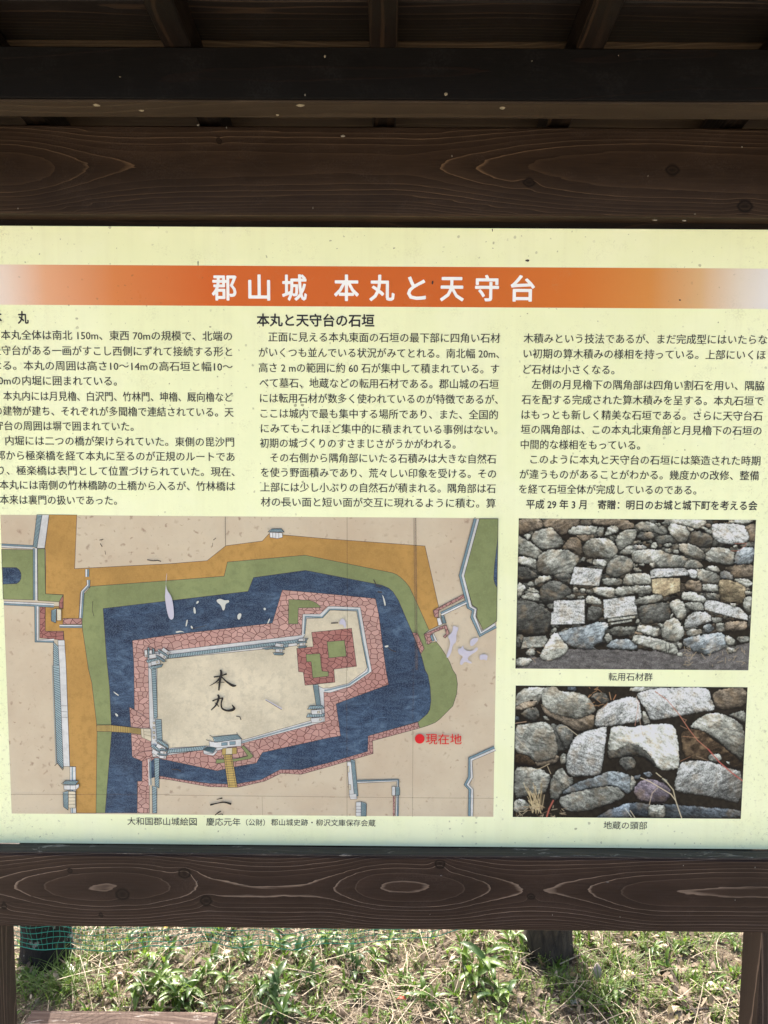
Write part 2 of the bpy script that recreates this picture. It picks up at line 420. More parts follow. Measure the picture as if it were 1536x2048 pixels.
# ------------------------------------------------------------------ the information panel and its print
zpt = zat(455.5, YP); zpb = zat(1692, YP)
def gloss(m, co, rough=.33, r2=.12):
    n = m.noise(co, 14, 3, .6); n2 = m.noise(co, 170, 2, .5); n3 = m.noise(co, 5, 2, .5)
    m.rough(m.math('ADD', m.math('MULTIPLY', n, r2), rough - r2 * .5))
    m.bump(m.math('ADD', n2, m.math('MULTIPLY', n3, 6)), .35, .0006)
    m.b.inputs['Specular IOR Level'].default_value = .13
def dirt(m, co, c, amount=1.0):
    """flecks of dirt and mould: small dots gathered in patches"""
    v = m.n('TexVoronoi', feature='F1', voronoi_dimensions='2D'); v.inputs['Scale'].default_value = 80; v.inputs['Randomness'].default_value = 1
    wob = m.n('TexNoise'); wob.inputs['Scale'].default_value = 160; m.l(co, wob.inputs['Vector'])
    mv = m.n('VectorMath', operation='MULTIPLY_ADD')
    m.l(wob.outputs['Color'], mv.inputs[0]); mv.inputs[1].default_value = (.006, .006, .006); m.l(co, mv.inputs[2])
    m.l(m.flat(mv.outputs[0]), v.inputs['Vector'])
    cell = m.n('SeparateColor'); m.l(v.outputs['Color'], cell.inputs[0])
    patch = m.noise(co, 6, 3, .6)
    size = m.math('MULTIPLY', m.math('MULTIPLY', m.math('POWER', cell.outputs[0], 6), .20), m.ramp(patch, [(.42, .12), (.62, 1.15)]))
    dot = m.math('LESS_THAN', v.outputs['Distance'], size)
    dot = m.math('MULTIPLY', dot, m.math('MULTIPLY', m.math('MULTIPLY_ADD', cell.outputs[1], .7, .15), amount))
    c = m.mix(dot, c, (.10, .09, .05))
    # broad pale-brown film and faint smudges
    s1 = m.noise(co, 22, 5, .7); s2 = m.noise(co, 300, 2, .6)
    f = m.math('MULTIPLY', m.ramp(s1, [(.55, 0), (.72, 1)]), m.ramp(s2, [(.45, 0), (.6, 1)]))
    return m.mix(m.math('MULTIPLY', f, .35 * amount), c, (.36, .34, .20))

m = M('cream_laminate'); co = m.obj()
t1 = m.noise(co, 3, 3, .5)
c = m.ramp(t1, [(.3, (.79, .825, .50)), (.7, (.85, .885, .56))])
# damp stains along both ends of the sheet
sx_ = m.n('SeparateXYZ'); m.l(co, sx_.inputs[0])
edge = m.math('ABSOLUTE', m.math('ADD', sx_.outputs[0], .0))
en = m.noise(co, 120, 5, .8); 
ef = m.math('MULTIPLY', m.ramp(edge, [(.60, 0), (.72, 1)]), m.math('MULTIPLY', m.ramp(en, [(.55, 0), (.66, 1)]), .6))
c = dirt(m, co, c, .7)
c = m.mix(ef, c, (.30, .28, .17))
run = m.noise(co, 24, 4, .6, .3, (1.6, 1, .06)); sm = m.noise(co, 4.5, 4, .65, .5)
c = m.mix(m.math('MULTIPLY', m.ramp(run, [(.5, 0), (.75, 1)]), .16), c, (.62, .60, .36))
c = m.mix(m.math('MULTIPLY', m.ramp(sm, [(.48, 0), (.62, 1)]), .16), c, (.90, .90, .72))
hair = m.noise(co, 55, 2, .5, 2.5); hp = m.noise(co, 9, 2, .5)
c = m.mix(m.math('MULTIPLY', m.math('LESS_THAN', m.math('ABSOLUTE', m.math('SUBTRACT', hair, .5)), .0035), m.ramp(hp, [(.60, 0), (.68, .45)])), c, (.35, .34, .22))
m.color(c); gloss(m, co)
m_cream = m.m
m = M('panel_edge_metal'); m.color((.75, .76, .72)); m.rough(.4); m_edge = m.m

PX = .80; TH = .004
V = []; 
for y in (YP, YP + TH):
    V += [(-PX, y, zpb), (PX, y, zpb), (PX, y, zpt), (-PX, y, zpt)]
Fc = [(0, 1, 2, 3), (7, 6, 5, 4), (0, 4, 5, 1), (1, 5, 6, 2), (2, 6, 7, 3), (3, 7, 4, 0)]
panel = mesh_obj('information_panel', V, Fc, [m_cream, m_edge], board, midx=[0, 1, 1, 1, 1, 1])
panel['label'] = 'cream panel printed with an orange title band, three text columns, a map and two photographs'

STEP = .000008
class Print:
    """flat shapes on the panel, each new one a hair in front of the last"""
    def __init__(s, name, base, kw=None):
        s.name = name; s.V = []; s.F = []; s.mi = []; s.mats = []; s.lay = base
    def mat(s, m):
        if m not in s.mats: s.mats.append(m)
        return s.mats.index(m)
    def next(s): s.lay += STEP; return s.lay
    def poly(s, pts, m, lay=None):
        y = YP - (lay if lay is not None else s.next())
        xz = [P(px, py, YP) for px, py in pts]
        tri = tessellate_polygon([[Vector((x, z, 0)) for x, z in xz]])
        b = len(s.V); s.V += [(x, y, z) for x, z in xz]
        i = s.mat(m)
        for t in tri: s.F.append(tuple(b + k for k in t)); s.mi.append(i)
    def line(s, pts, w, m, closed=False, lay=None, wf=None):
        """polyline of width w photo pixels with mitred joints"""
        y = YP - (lay if lay is not None else s.next()); i = s.mat(m)
        q = [Vector(P(px, py, YP)) for px, py in pts]
        ww = w * YP / FPX / 2
        n = len(q); b = len(s.V)
        for k in range(n):
            if closed: a, c = q[(k - 1) % n], q[(k + 1) % n]
            else: a, c = q[max(k - 1, 0)], q[min(k + 1, n - 1)]
            d1 = (q[k] - a); d2 = (c - q[k])
            if d1.length < 1e-9: d1 = d2
            if d2.length < 1e-9: d2 = d1
            d1 = d1.normalized(); d2 = d2.normalized()
            t = (d1 + d2)
            t = t.normalized() if t.length > 1e-6 else d1
            nn = Vector((-t.y, t.x)); cs = max(.35, nn.dot(Vector((-d1.y, d1.x))))
            wk = ww * (wf[k] if wf else 1) / cs
            p = q[k] + nn * wk; r_ = q[k] - nn * wk
            s.V += [(p.x, y, p.y), (r_.x, y, r_.y)]
        for k in range(n if closed else n - 1):
            j = (k + 1) % n
            s.F.append((b + 2 * k, b + 2 * k + 1, b + 2 * j + 1, b + 2 * j)); s.mi.append(i)
    def build(s, parent, name=None, label=None):
        o = mesh_obj(name or s.name, s.V, s.F, s.mats, parent, midx=s.mi)
        if label: o['label'] = label
        return o

# orange band: fades out to grey-white at both ends (that is how it is printed)
m = M('orange_title_band'); co = m.obj(); sp_ = m.n('SeparateXYZ'); m.l(co, sp_.inputs[0])
xl = lambda px: (P(px, 573, YP)[0] + .9) / 1.8
c = m.ramp(m.math('MULTIPLY_ADD', sp_.outputs[0], 1 / 1.8, .5), [
    (xl(-60), (.80, .78, .74)), (xl(20), (.76, .60, .50)), (xl(90), (.72, .38, .22)), (xl(230), (.64, .22, .07)), (xl(420), (.60, .13, .024)),
    (xl(900), (.57, .125, .02)), (xl(1150), (.60, .17, .028)), (xl(1300), (.62, .25, .06)), (xl(1400), (.64, .40, .20)), (xl(1480), (.70, .62, .52)), (xl(1560), (.74, .74, .74))])
c = m.mix(.5, c, dirt(m, co, c, .8)); m.color(c); gloss(m, co, .30)
m_orange = m.m
pr = Print('title_band', .0001)
pr.poly([(-120, 528.2), (1660, 537.2), (1660, 617), (-120, 609.5)], m_orange)
# straight rectangle in the plane: take heights from the middle
zt, zb_ = zat(533.2, YP), zat(613.6, YP)
pr.V = [(-.80, YP - .0002, zb_), (.80, YP - .0002, zb_), (.80, YP - .0002, zt), (-.80, YP - .0002, zt)]; pr.F = [(0, 1, 2, 3)]; pr.mi = [0]
pr.build(panel, label='orange band fading to white at both ends')

def ink(name, col, rough=.35):
    m = M(name); co = m.obj(); n = m.noise(co, 140, 3, .6)
    m.color(m.mix(m.math('MULTIPLY', n, .25), col, tuple(min(1, v + .08) for v in col))); gloss(m, co, rough)
    return m.m
m_black = ink('black_print', (.022, .020, .024)); m_white = ink('white_print', (.86, .86, .86)); m_red = ink('red_print', (.62, .012, .016))

# lettering ---------------------------------------------------------
_tc = bpy.data.curves.new('lettering', 'FONT'); _to = bpy.data.objects.new('lettering', _tc); COL.objects.link(_to)
def glyphs(text, res=2):
    _tc.body = text; _tc.size = 1.0; _tc.resolution_u = res
    dg = bpy.context.evaluated_depsgraph_get(); dg.update()
    me = bpy.data.meshes.new_from_object(_to.evaluated_get(dg), depsgraph=dg)
    v = np.empty(len(me.vertices) * 3, np.float32); me.vertices.foreach_get('co', v); v = v.reshape(-1, 3)[:, :2].astype(float)
    f = [tuple(p.vertices) for p in me.polygons]
    bpy.data.meshes.remove(me)
    return v, f
class Text:
    def __init__(s): s.V = []; s.F = []; s.n = 0
    def add(s, v, f, x0, x1, zc, em, y=YP - .0006, ink_c=None):
        if len(v) == 0: return
        lo, hi = v[:, 0].min(), v[:, 0].max()
        X = x0 + (v[:, 0] - lo) / (hi - lo) * (x1 - x0)
        mid = .38 if ink_c is None else ink_c
        Z = zc + (v[:, 1] - mid) * em
        s.V += [(a, y, b) for a, b in zip(X, Z)]
        s.F += [tuple(k + s.n for k in p) for p in f]; s.n += len(v)
    def line(s, t, pxl, pxr, py, em_px, bold=0, **k):
        if bold:
            # heavier weight: the same glyphs printed again with tiny shifts
            y = k.pop('y', YP - .0006); sh = bold * em_px * 1.0
            n = 8
            for q in range(n):
                a = 2 * math.pi * q / n
                s.line(t, pxl + sh + sh * math.cos(a), pxr - sh + sh * math.cos(a), py + sh * math.sin(a), em_px, 0, y=y - q * 6e-6, **k)
            return
        v, f = glyphs(t)
        x0 = P(pxl, py, YP)[0]; x1 = P(pxr, py, YP)[0]; zc = P((max(pxl, 0) + pxr) / 2, py, YP)[1]
        s.add(v, f, x0, x1, zc, em_px * YP / FPX, **k)
    def build(s, name, m, label=None):
        o = mesh_obj(name, s.V, s.F, m, panel)
        if label: o['label'] = label
        return o
for ch, cx, w in (('郡', 448.5, 50), ('山', 518.5, 44), ('城', 589, 50), ('本', 693, 50), ('丸', 764, 51), ('と', 833, 38), ('天', 904, 48), ('守', 974, 48), ('台', 1045.5, 49)):
    T = Text(); T.line(ch, cx - w / 2, cx + w / 2, 573.2 + cx * .0036, 53, bold=.022, y=YP - .0006); T.build('title_character', m_white)
T = Text(); T.line('本', -19, 4, 634.5, 26, .022); T.build('heading_character', m_black); T = Text(); T.line('丸', 35.5, 57.5, 635, 26, .022)
T.build('heading_character', m_black); T = Text()
T.line('本丸と天守台の石垣', 513.5, 748.8, 640.6, 26, .022)
T.build('heading_lettering', m_black, 'bold black heading above the middle column')
cols = ((
 ('本丸全体は南北 150m、東西 70mの規模で、北端の', 2, 464, 671), ('天守台がある一画がすこし西側にずれて接続する形と', -37 + 20, 464, 702),
 ('なる。本丸の周囲は高さ10〜14mの高石垣と幅10〜', -15, 465, 732), ('20mの内堀に囲まれている。', -13, 233.6, 761.5),
 ('本丸内には月見櫓、白沢門、竹林門、坤櫓、厩向櫓など', 7, 465.5, 793), ('の建物が建ち、それぞれが多聞櫓で連結されている。天', -12, 467, 823),
 ('守台の周囲は塀で囲まれていた。', -11, 267, 852), ('内堀には二つの橋が架けられていた。東側の毘沙門', 11, 468, 882.5),
 ('郭から極楽橋を経て本丸に至るのが正規のルートであ', -8, 469, 912), ('り、極楽橋は表門として位置づけられていた。現在、', -4, 469, 942),
 ('本丸には南側の竹林橋跡の土橋から入るが、竹林橋は', -1, 470, 971), ('本来は裏門の扱いであった。', 0, 233.6, 1000)),
 (('正面に見える本丸東面の石垣の最下部に四角い石材', 536.6, 1000, 675), ('がいくつも並んでいる状況がみてとれる。南北幅 20m、', 517.6, 998, 706),
 ('高さ 2 mの範囲に約 60 石が集中して積まれている。す', 517.6, 998, 736.5), ('べて墓石、地蔵などの転用石材である。郡山城の石垣', 519, 997, 767),
 ('には転用石材が数多く使われているのが特徴であるが、', 520, 995.5, 797.5), ('ここは城内で最も集中する場所であり、また、全国的', 521, 995.5, 828),
 ('にみてもこれほど集中的に積まれている事例はない。', 521.7, 994.5, 858), ('初期の城づくりのすさまじさがうかがわれる。', 520, 911, 887),
 ('その右側から隅角部にいたる石積みは大きな自然石', 540.7, 992, 916.5), ('を使う野面積みであり、荒々しい印象を受ける。その', 521.7, 992, 946),
 ('上部には少し小ぶりの自然石が積まれる。隅角部は石', 521.7, 991, 975.5), ('材の長い面と短い面が交互に現れるように積む。算', 521.7, 991, 1005)),
 (('木積みという技法であるが、まだ完成型にはいたらな', 1047, 1534, 678), ('い初期の算木積みの様相を持っている。上部にいくほ', 1047, 1531, 708.5),
 ('ど石材は小さくなる。', 1046.5, 1228.6, 739), ('左側の月見櫓下の隅角部は四角い割石を用い、隅脇', 1063.4, 1528, 770),
 ('石を配する完成された算木積みを呈する。本丸石垣で', 1043, 1526.5, 800.4), ('はもっとも新しく精美な石垣である。さらに天守台石', 1043, 1524.5, 830.5),
 ('垣の隅角部は、この本丸北東角部と月見櫓下の石垣の', 1041.4, 1522.8, 860), ('中間的な様相をもっている。', 1041.4, 1280, 889.5),
 ('このように本丸と天守台の石垣には築造された時期', 1060.7, 1520.4, 920), ('が違うものがあることがわかる。幾度かの改修、整備', 1039, 1517.7, 949.7),
 ('を経て石垣全体が完成しているのである。', 1038, 1392.4, 979)))
for i, c_ in enumerate(cols):
    T = Text()
    for t, a_, b_, y_ in c_:
        T.line(t, a_, b_, y_, 20.5); T.line(t, a_ + .35, b_ + .35, y_, 20.5, y=YP - .000594)
    if i == 2: T.line('平成 29 年 3 月　寄贈：明日のお城と城下町を考える会', 1052, 1514.6, 1009.8, 20.3, .014)
    T.build('text_column', m_black, ('left column of small black text', 'middle column of small black text', 'right column of small black text ending in a bold line')[i])
T = Text(); T.line('大和国郡山城絵図', 255, 393.5, 1642.5, 18.5); T.line('慶応元年', 412.5, 481, 1643.5, 18.5); T.line('（公財）', 492, 530, 1644.5, 15.5)
T.line('郡山城史跡・柳沢文庫保存会蔵', 542, 751, 1645, 16); T.build('caption_lettering', m_black, 'caption under the old map')
T = Text(); T.line('転用石材群', 1217, 1305, 1353.5, 18.5); T.build('caption_lettering', m_black, 'caption under the upper photograph')
T = Text(); T.line('地蔵の頭部', 1207, 1294, 1650.5, 18.5); T.build('caption_lettering', m_black, 'caption under the lower photograph')

# ------------------------------------------------------------------ the old map
WIN = {'A': (0, 1020), 'B': (330, 1020), 'C': (660, 1020), 'D': (0, 1330), 'E': (330, 1330), 'F': (660, 1330)}
def pp(s, k=4.518):
    out = []; w = 'A'
    for tok in s.split():
        if tok[0] in WIN: w = tok[0]; tok = tok[1:]
        if not tok: continue
        x, y = tok.split(','); out.append((WIN[w][0] + float(x) / k, WIN[w][1] + float(y) / k))
    return out
def paper(name, col, kind='paper'):
    m = M(name); co = m.obj()
    n1 = m.noise(co, 9, 4, .6); n2 = m.noise(co, 70, 4, .7); n3 = m.noise(co, 330, 2, .6)
    if kind == 'paper':
        c = m.ramp(n1, [(.3, tuple(v * f for v, f in zip(col, (.86, .80, .78)))), (.6, col)])
        sp = m.n('SeparateXYZ'); m.l(co, sp.inputs[0])
        v = m.n('TexVoronoi', voronoi_dimensions='2D'); v.inputs['Scale'].default_value = 75
        wv = m.n('TexNoise'); wv.inputs['Scale'].default_value = 90; wv.inputs['Detail'].default_value = 3; m.l(co, wv.inputs['Vector'])
        vm = m.n('VectorMath', operation='MULTIPLY_ADD'); m.l(wv.outputs['Color'], vm.inputs[0]); vm.inputs[1].default_value = (.02, .02, .02); m.l(co, vm.inputs[2]); m.l(m.flat(vm.outputs[0]), v.inputs['Vector'])
        cc = m.n('SeparateColor'); m.l(v.outputs['Color'], cc.inputs[0])
        fox = m.math('MULTIPLY', m.ramp(m.math('DIVIDE', v.outputs['Distance'], m.math('MULTIPLY_ADD', cc.outputs[2], .9, .15)), [(.05, 1), (.34, 0)]), m.math('MULTIPLY', m.math('GREATER_THAN', cc.outputs[0], .45), m.math('POWER', cc.outputs[1], 1.0)))
        fox = m.math('MULTIPLY', fox, m.ramp(m.noise(co, 5.5, 2, .5), [(.42, .12), (.56, 1)]))
        c = m.mix(m.math('MULTIPLY', fox, .95), c, (.27, .17, .12))
        c = m.mix(m.math('MULTIPLY', n2, .35), c, tuple(v * .8 for v in col))
        c = m.mix(m.math('MULTIPLY', m.ramp(m.noise(co, 150, 4, .8), [(.62, 0), (.72, 1)]), .5), c, (.12, .09, .07))
    elif kind == 'blue':
        st = m.noise(co, 42, 6, .8, .8, (.7, 1, 1.7)); g = m.noise(co, 500, 2, .7); b2 = m.noise(co, 14, 3, .6)
        c = m.ramp(st, [(.34, (.012, .022, .050)), (.5, (.036, .066, .118)), (.66, (.105, .165, .24))])
        c = m.mix(m.math('MULTIPLY', m.ramp(b2, [(.40, 1), (.56, 0)]), .62), c, (.011, .019, .042))
        c = m.mix(m.math('MULTIPLY', m.ramp(g, [(.48, 0), (.58, 1)]), .42), c, (.11, .16, .235))
    elif kind == 'stone':
        ds = m.n('VectorMath', operation='MULTIPLY_ADD'); nz = m.n('TexNoise'); nz.inputs['Scale'].default_value = 30; m.l(co, nz.inputs['Vector'])
        m.l(nz.outputs['Color'], ds.inputs[0]); ds.inputs[1].default_value = (.010, .0, .010); m.l(co, ds.inputs[2])
        mp = m.n('Mapping'); m.l(ds.outputs[0], mp.inputs[0]); mp.inputs['Scale'].default_value = (1, 1, 1.25)
        fl = m.flat(mp.outputs[0]); v = m.n('TexVoronoi', feature='DISTANCE_TO_EDGE', voronoi_dimensions='2D'); v.inputs['Scale'].default_value = 88; m.l(fl, v.inputs['Vector'])
        vc = m.n('TexVoronoi', feature='F1', voronoi_dimensions='2D'); vc.inputs['Scale'].default_value = 88; m.l(fl, vc.inputs['Vector'])
        cc = m.n('SeparateColor'); m.l(vc.outputs['Color'], cc.inputs[0])
        c = m.mix(cc.outputs[0], tuple(v_ * .82 for v_ in col), tuple(min(1, v_ * 1.12) for v_ in col))
        c = m.mix(m.math('MULTIPLY', m.ramp(n1, [(.4, 0), (.62, 1)]), .55), c, tuple(v_ * f for v_, f in zip(col, (.75, .55, .55))))
        c = m.mix(m.ramp(v.outputs['Distance'], [(.02, 1), (.075, 0)]), c, (.10, .035, .033))
    elif kind == 'stone_fine':
        mp = m.n('Mapping'); m.l(co, mp.inputs[0]); mp.inputs['Scale'].default_value = (1, 1, 1)
        v = m.n('TexVoronoi', feature='DISTANCE_TO_EDGE', voronoi_dimensions='2D'); v.inputs['Scale'].default_value = 135; m.l(m.flat(mp.outputs[0]), v.inputs['Vector'])
        c = m.mix(m.ramp(v.outputs['Distance'], [(.03, 1), (.12, 0)]), col, (.10, .035, .035))
        c = m.mix(m.math('MULTIPLY', n1, .3), c, tuple(v_ * .6 for v_ in col))
    else:
        c = m.ramp(n1, [(.3, tuple(v * .72 for v in col)), (.62, col)])
        c = m.mix(m.math('MULTIPLY', m.ramp(n2, [(.48, 0), (.62, 1)]), .5), c, tuple(v * .68 for v in col))
        c = m.mix(m.math('MULTIPLY', m.ramp(n3, [(.5, 0), (.7, 1)]), .2), c, tuple(min(1, v * 1.25) for v in col))
    m.color(c); gloss(m, co, .36)
    return m.m
m_pap = paper('map_paper', (.60, .51, .372))
m_pap2 = paper('map_courtyard_paper', (.67, .595, .435), 'flat')
m_och = paper('map_ochre_road', (.47, .27, .08), 'flat')
m_grn = paper('map_green_bank', (.245, .285, .125), 'flat')
m_blu = paper('map_blue_moat', (.05, .1, .2), 'blue')
m_pnk = paper('map_pink_stonework', (.49, .30, .255), 'stone')
m_pkf = paper('map_fine_stonework', (.44, .25, .22), 'stone_fine')
m_kp = paper('map_keep_stonework', (.38, .18, .155), 'stone')
m_wht = paper('map_plaster', (.66, .66, .64), 'flat')
m_tea = paper('map_blue_grey', (.20, .30, .34), 'flat'); m_tile = paper('map_roof_tile', (.33, .43, .45), 'flat'); m_course = ink('map_tile_course', (.04, .085, .10))
m_lil = ink('bare_patch', (.50, .48, .55)); m_scr = ink('scratch', (.55, .56, .50))
m_ln = ink('map_line', (.045, .035, .035)); m_yel = paper('map_bridge_yellow', (.50, .36, .12), 'flat')
# fold creases: thin translucent shade of soiled paper
m = M('fold_crease'); m.color((.12, .08, .07)); m.b.inputs['Alpha'].default_value = .30; m_fold = m.m

mp_ = Print('castle_map', .0002)
A1 = [(0.8, 1029.6), (996.5, 1036.6), (986.5, 1633.4), (23.5, 1626.8)]
mp_.poly(A1, m_pap)
LW = .9
def area(s, m, outline=True, lw=LW):
    q = pp(s); mp_.poly(q, m)
    if outline: mp_.line(q, lw, m_ln, closed=True)
area('A445,42 695,45 675,530 1536,485 B380,458 550,323 880,280 940,215 1070,225 1491,262 C858,325 980,865 980,1045 895,1085 790,850 720,700 680,648 640,610 600,582 565,568 B1265,408 565,470 535,598 0,640 A820,690 725,750 712,975 745,1070 800,1440 D830,160 870,500 878,590 868,1338 690,1336 685,918 632,915 597,0 A580,1175 575,1095 410,1095 410,870 572,870 573,765 413,757 412,360 405,345', m_och)
area('A820,690 B0,640 535,598 565,470 1265,408 C565,568 600,582 640,610 680,648 720,700 790,850 895,1085 850,1120 870,1210 960,1190 1000,1240 1040,1300 1080,1370 1110,1446 F1140,90 1152,170 1145,260 1110,370 1040,440 990,490 950,520 880,548 810,570 790,515 300,300 E1000,300 D1100,600 960,1336 868,1336 878,590 870,500 830,160 A800,1440 745,1070 740,990 760,760', m_grn)
area('A932,890 B75,815 750,735 800,610 1270,545 C400,665 470,680 530,705 570,740 620,820 680,960 740,1100 800,1250 830,1330 860,1446 F885,90 905,200 912,320 902,400 880,440 800,510 345,640 340,780 0,880 E1230,945 1040,945 870,1035 660,1072 560,1075 400,1070 180,1040 0,1010 D1440,1000 1285,1045 1240,1050 1240,1336 950,1336 985,900 1010,600 1005,520 990,200 970,0 A960,1300', m_blu)
# lower shore stonework
area('F795,515 810,570 385,685 390,800 0,915 E1230,988 1050,978 900,1050 660,1105 400,1100 0,1030 D1440,1028 1440,1002 E0,1010 180,1040 400,1070 560,1075 660,1072 870,1035 1040,945 1230,945 F0,880 340,780 345,640', m_pkf)
area('A1197,1180 B0,1135 970,1022 1060,722 C0,760 410,800 440,940 490,1330 505,1446 F530,175 55,350 95,640 0,655 E880,790 825,885 630,920 540,940 470,955 400,940 0,855 D1440,845 1400,840 1350,880 1350,1336 1240,1336 1245,1050 1285,1050 1285,870 1195,830 1185,600 1170,380 1215,400 1210,0', m_pnk)
mp_.line(pp('D1170,380 1290,450 1370,500'), LW, m_ln); mp_.line(pp('D1200,830 1240,800 1300,780 1375,775'), LW, m_ln); mp_.line(pp('D1285,870 1340,845 1400,830'), LW, m_ln)
area('B1118,808 1300,815 1345,828 1380,850 1410,880 1205,885 1200,1030 1115,1028', m_grn)
area('A1325,1280 B0,1275 1235,1130 1245,940 1400,940 1475,870 1536,870 C275,880 330,1200 375,1440 F375,60 300,110 180,195 0,250 E1435,245 1445,510 690,710 470,775 440,815 350,800 345,765 20,815 D1500,820 1380,830 1365,690 1350,500 1340,0', m_wht)
area('A1430,1345 B10,1345 1110,1235 1190,1225 1265,1130 1280,980 1425,975 1490,905 1536,905 C240,915 290,1200 335,1420 F320,50 165,165 0,205 E1430,210 1345,170 1370,400 1320,500 690,680 380,730 30,750 D1480,760 1420,700 1420,0', m_pap2)
mp_.line(pp('B1258,1120 1268,962 1420,968 1485,898 1536,896 C250,902 300,1200 350,1440 F345,62 170,180 0,222 E1440,232'), 2.6, m_tea)
mp_.line(pp('B1262,1120 1275,970 1422,975 1488,903 1536,903 C245,910 295,1200 342,1440 F335,62 168,172 0,212 E1440,222'), .6, m_ln)
mp_.line(pp('E690,700 1385,505'), 2.0, m_tea); mp_.line(pp('E690,692 1385,497'), .6, m_ln); mp_.line(pp('E30,800 345,770'), .6, m_ln)
# keep terraces
area('B1325,1105 C195,1068 240,1412 F35,38 45,155 E1265,183 1250,65 1207,60 B1190,1250 1340,1235', m_kp)
area('B1465,1190 C130,1178 148,1320 B1480,1337', m_grn); area('B1275,1305 1400,1297 1415,1440 E1420,55 1475,60 1478,100 1335,115 1325,0 B1320,1370 1280,1370', m_grn)
# north-west precinct on the left
area('A15,355 300,360 300,812 30,805', m_grn); area('A340,350 405,350 412,757 573,768 540,830 345,818', m_grn)
area('A24,518 150,520 175,540 190,570 192,590 190,620 175,648 150,665 28,670', m_blu)
area('A360,875 410,875 410,1095 575,1095 575,1175 360,1155', m_kp); area('A535,830 572,765 572,890 535,885', m_kp); area('A570,980 742,980 740,1030 570,1030', m_pnk)
def wall(s, wb, ww, off):
    """white plaster line with a blue-grey tiled line alongside, both inked"""
    q = pp(s)
    def sh(q, o):
        r_ = []
        for k in range(len(q)):
            a_ = q[max(k - 1, 0)]; c_ = q[min(k + 1, len(q) - 1)]
            d = Vector((c_[0] - a_[0], c_[1] - a_[1])).normalized()
            r_.append((q[k][0] - d.y * o, q[k][1] + d.x * o))
        return r_
    wb /= 4.518; ww /= 4.518
    sg = 1 if off > 0 else -1
    qw = sh(q, sg * (wb + ww) / 2)
    mp_.line(qw, ww, m_wht); mp_.line(q, wb, m_tea)
    for o in (-wb / 2, wb / 2, wb / 2 + ww): mp_.line(sh(q, sg * o), .8, m_ln)
area('A380,42 445,42 405,345 335,345', m_wht)
wall('A15,312 300,327', 16, 18, 1)
wall('A308,345 310,815', 16, 22, -1)
wall('A36,850 300,862 488,872', 16, 18, -1)
wall('A322,870 325,1187 490,1190', 18, 20, -1)
wall('A798,535 798,603', 16, 18, 1); wall('A808,632 808,685 755,740 740,975', 14, 16, 1); wall('A540,1056 742,1057', 13, 14, -1)
area('A525,1175 585,1175 600,1446 D597,0 632,915 575,915 535,0', m_wht)
area('D632,918 685,918 690,1336 640,1336', m_wht, lw=.7); mp_.line(pp('D655,920 655,1336'), 2.6, m_tea)
def roof(s, n, m=None):
    """tiled roof: quad p0-p1 / p3-p2 with inked tile courses"""
    q = pp(s); mp_.poly(q, m or m_tile)
    lay = mp_.next()
    for k in range(1, n):
        t = k / n; t2 = min(1, t + .6 / n)
        a_ = (q[0][0] + (q[1][0] - q[0][0]) * t, q[0][1] + (q[1][1] - q[0][1]) * t)
        b_ = (q[3][0] + (q[2][0] - q[3][0]) * t2, q[3][1] + (q[2][1] - q[3][1]) * t2)
        mp_.line([a_, b_], 1.15, m_course, lay=lay)
    mp_.line(q, .9, m_ln, closed=True)
roof('A335,42 300,330 335,345 382,42', 26)

roof('A484,1190 485,1440 540,1440 528,1235', 12); roof('D482,0 515,880 575,940 538,0', 44)
roof('B0,1310 1295,1158 1270,1190 0,1345', 84); roof('B880,1250 1120,1205 1110,1238 912,1262', 14)
roof('D1368,0 1392,490 1425,470 1408,0', 30); roof('D1405,490 1420,690 1468,690 1460,490', 13)
roof('D1395,840 1402,1090 1438,1110 1440,840', 17); roof('D1376,1090 1380,1336 1418,1336 1418,1100', 16)
mp_.line(pp('D1345,850 1350,1085'), 2, m_wht); mp_.line(pp('D1362,850 1366,1085'), 2.2, m_tea)
roof('E20,762 375,728 345,768 22,795', 22); roof('E345,765 385,735 470,742 432,795', 10)
area('E352,795 432,797 470,765 470,785 440,817 355,803', m_wht, lw=.6)
area('E400,685 470,697 690,665 690,730 470,745 405,735', m_wht, lw=.7); area('E512,700 565,695 565,722 512,727', m_tea, lw=.7); area('E585,690 638,687 638,716 587,720', m_tea, lw=.7)
roof('E430,648 655,625 695,665 450,697', 22)
mp_.line(pp('E372,672 420,690 470,692'), 1, m_ln); mp_.line(pp('E405,632 430,648 655,625 650,605'), 1, m_ln)
area('E520,752 648,742 650,800 515,810', m_yel, lw=.6); area('E553,750 608,745 608,803 550,806', m_pap2, lw=.6)
area('E465,850 640,845 750,820 690,735 715,728 800,820 770,845 640,868 460,888', m_grn)
def ladder(s, n, m):
    q = pp(s); mp_.poly(q, m); mp_.line(q, .9, m_ln, closed=True); lay = mp_.next()
    h = len(q) // 2
    top = q[:h]; bot = q[h:][::-1]
    def at(pl, t):
        k = min(int(t * (len(pl) - 1)), len(pl) - 2); u = t * (len(pl) - 1) - k
        return (pl[k][0] + (pl[k + 1][0] - pl[k][0]) * u, pl[k][1] + (pl[k + 1][1] - pl[k][1]) * u)
    for k in range(1, n): mp_.line([at(top, k / n), at(bot, k / n)], .7, m_ln, lay=lay)
ladder('D878,540 1000,540 1180,560 1275,572 1275,628 1180,612 1000,600 878,598', 34, m_yel)
ladder('E530,810 572,1105 655,1103 605,806', 14, m_yel); mp_.line(pp('E545,812 587,1103'), .7, m_ln); mp_.line(pp('E592,808 640,1100'), .7, m_ln)
area('D1275,570 1365,572 1370,690 1280,650', m_pap2, lw=.7); mp_.line(pp('D1300,575 1305,655'), .7, m_ln); mp_.line(pp('D1300,600 1368,604'), .6, m_ln); mp_.line(pp('D1303,625 1368,640'), .6, m_ln)
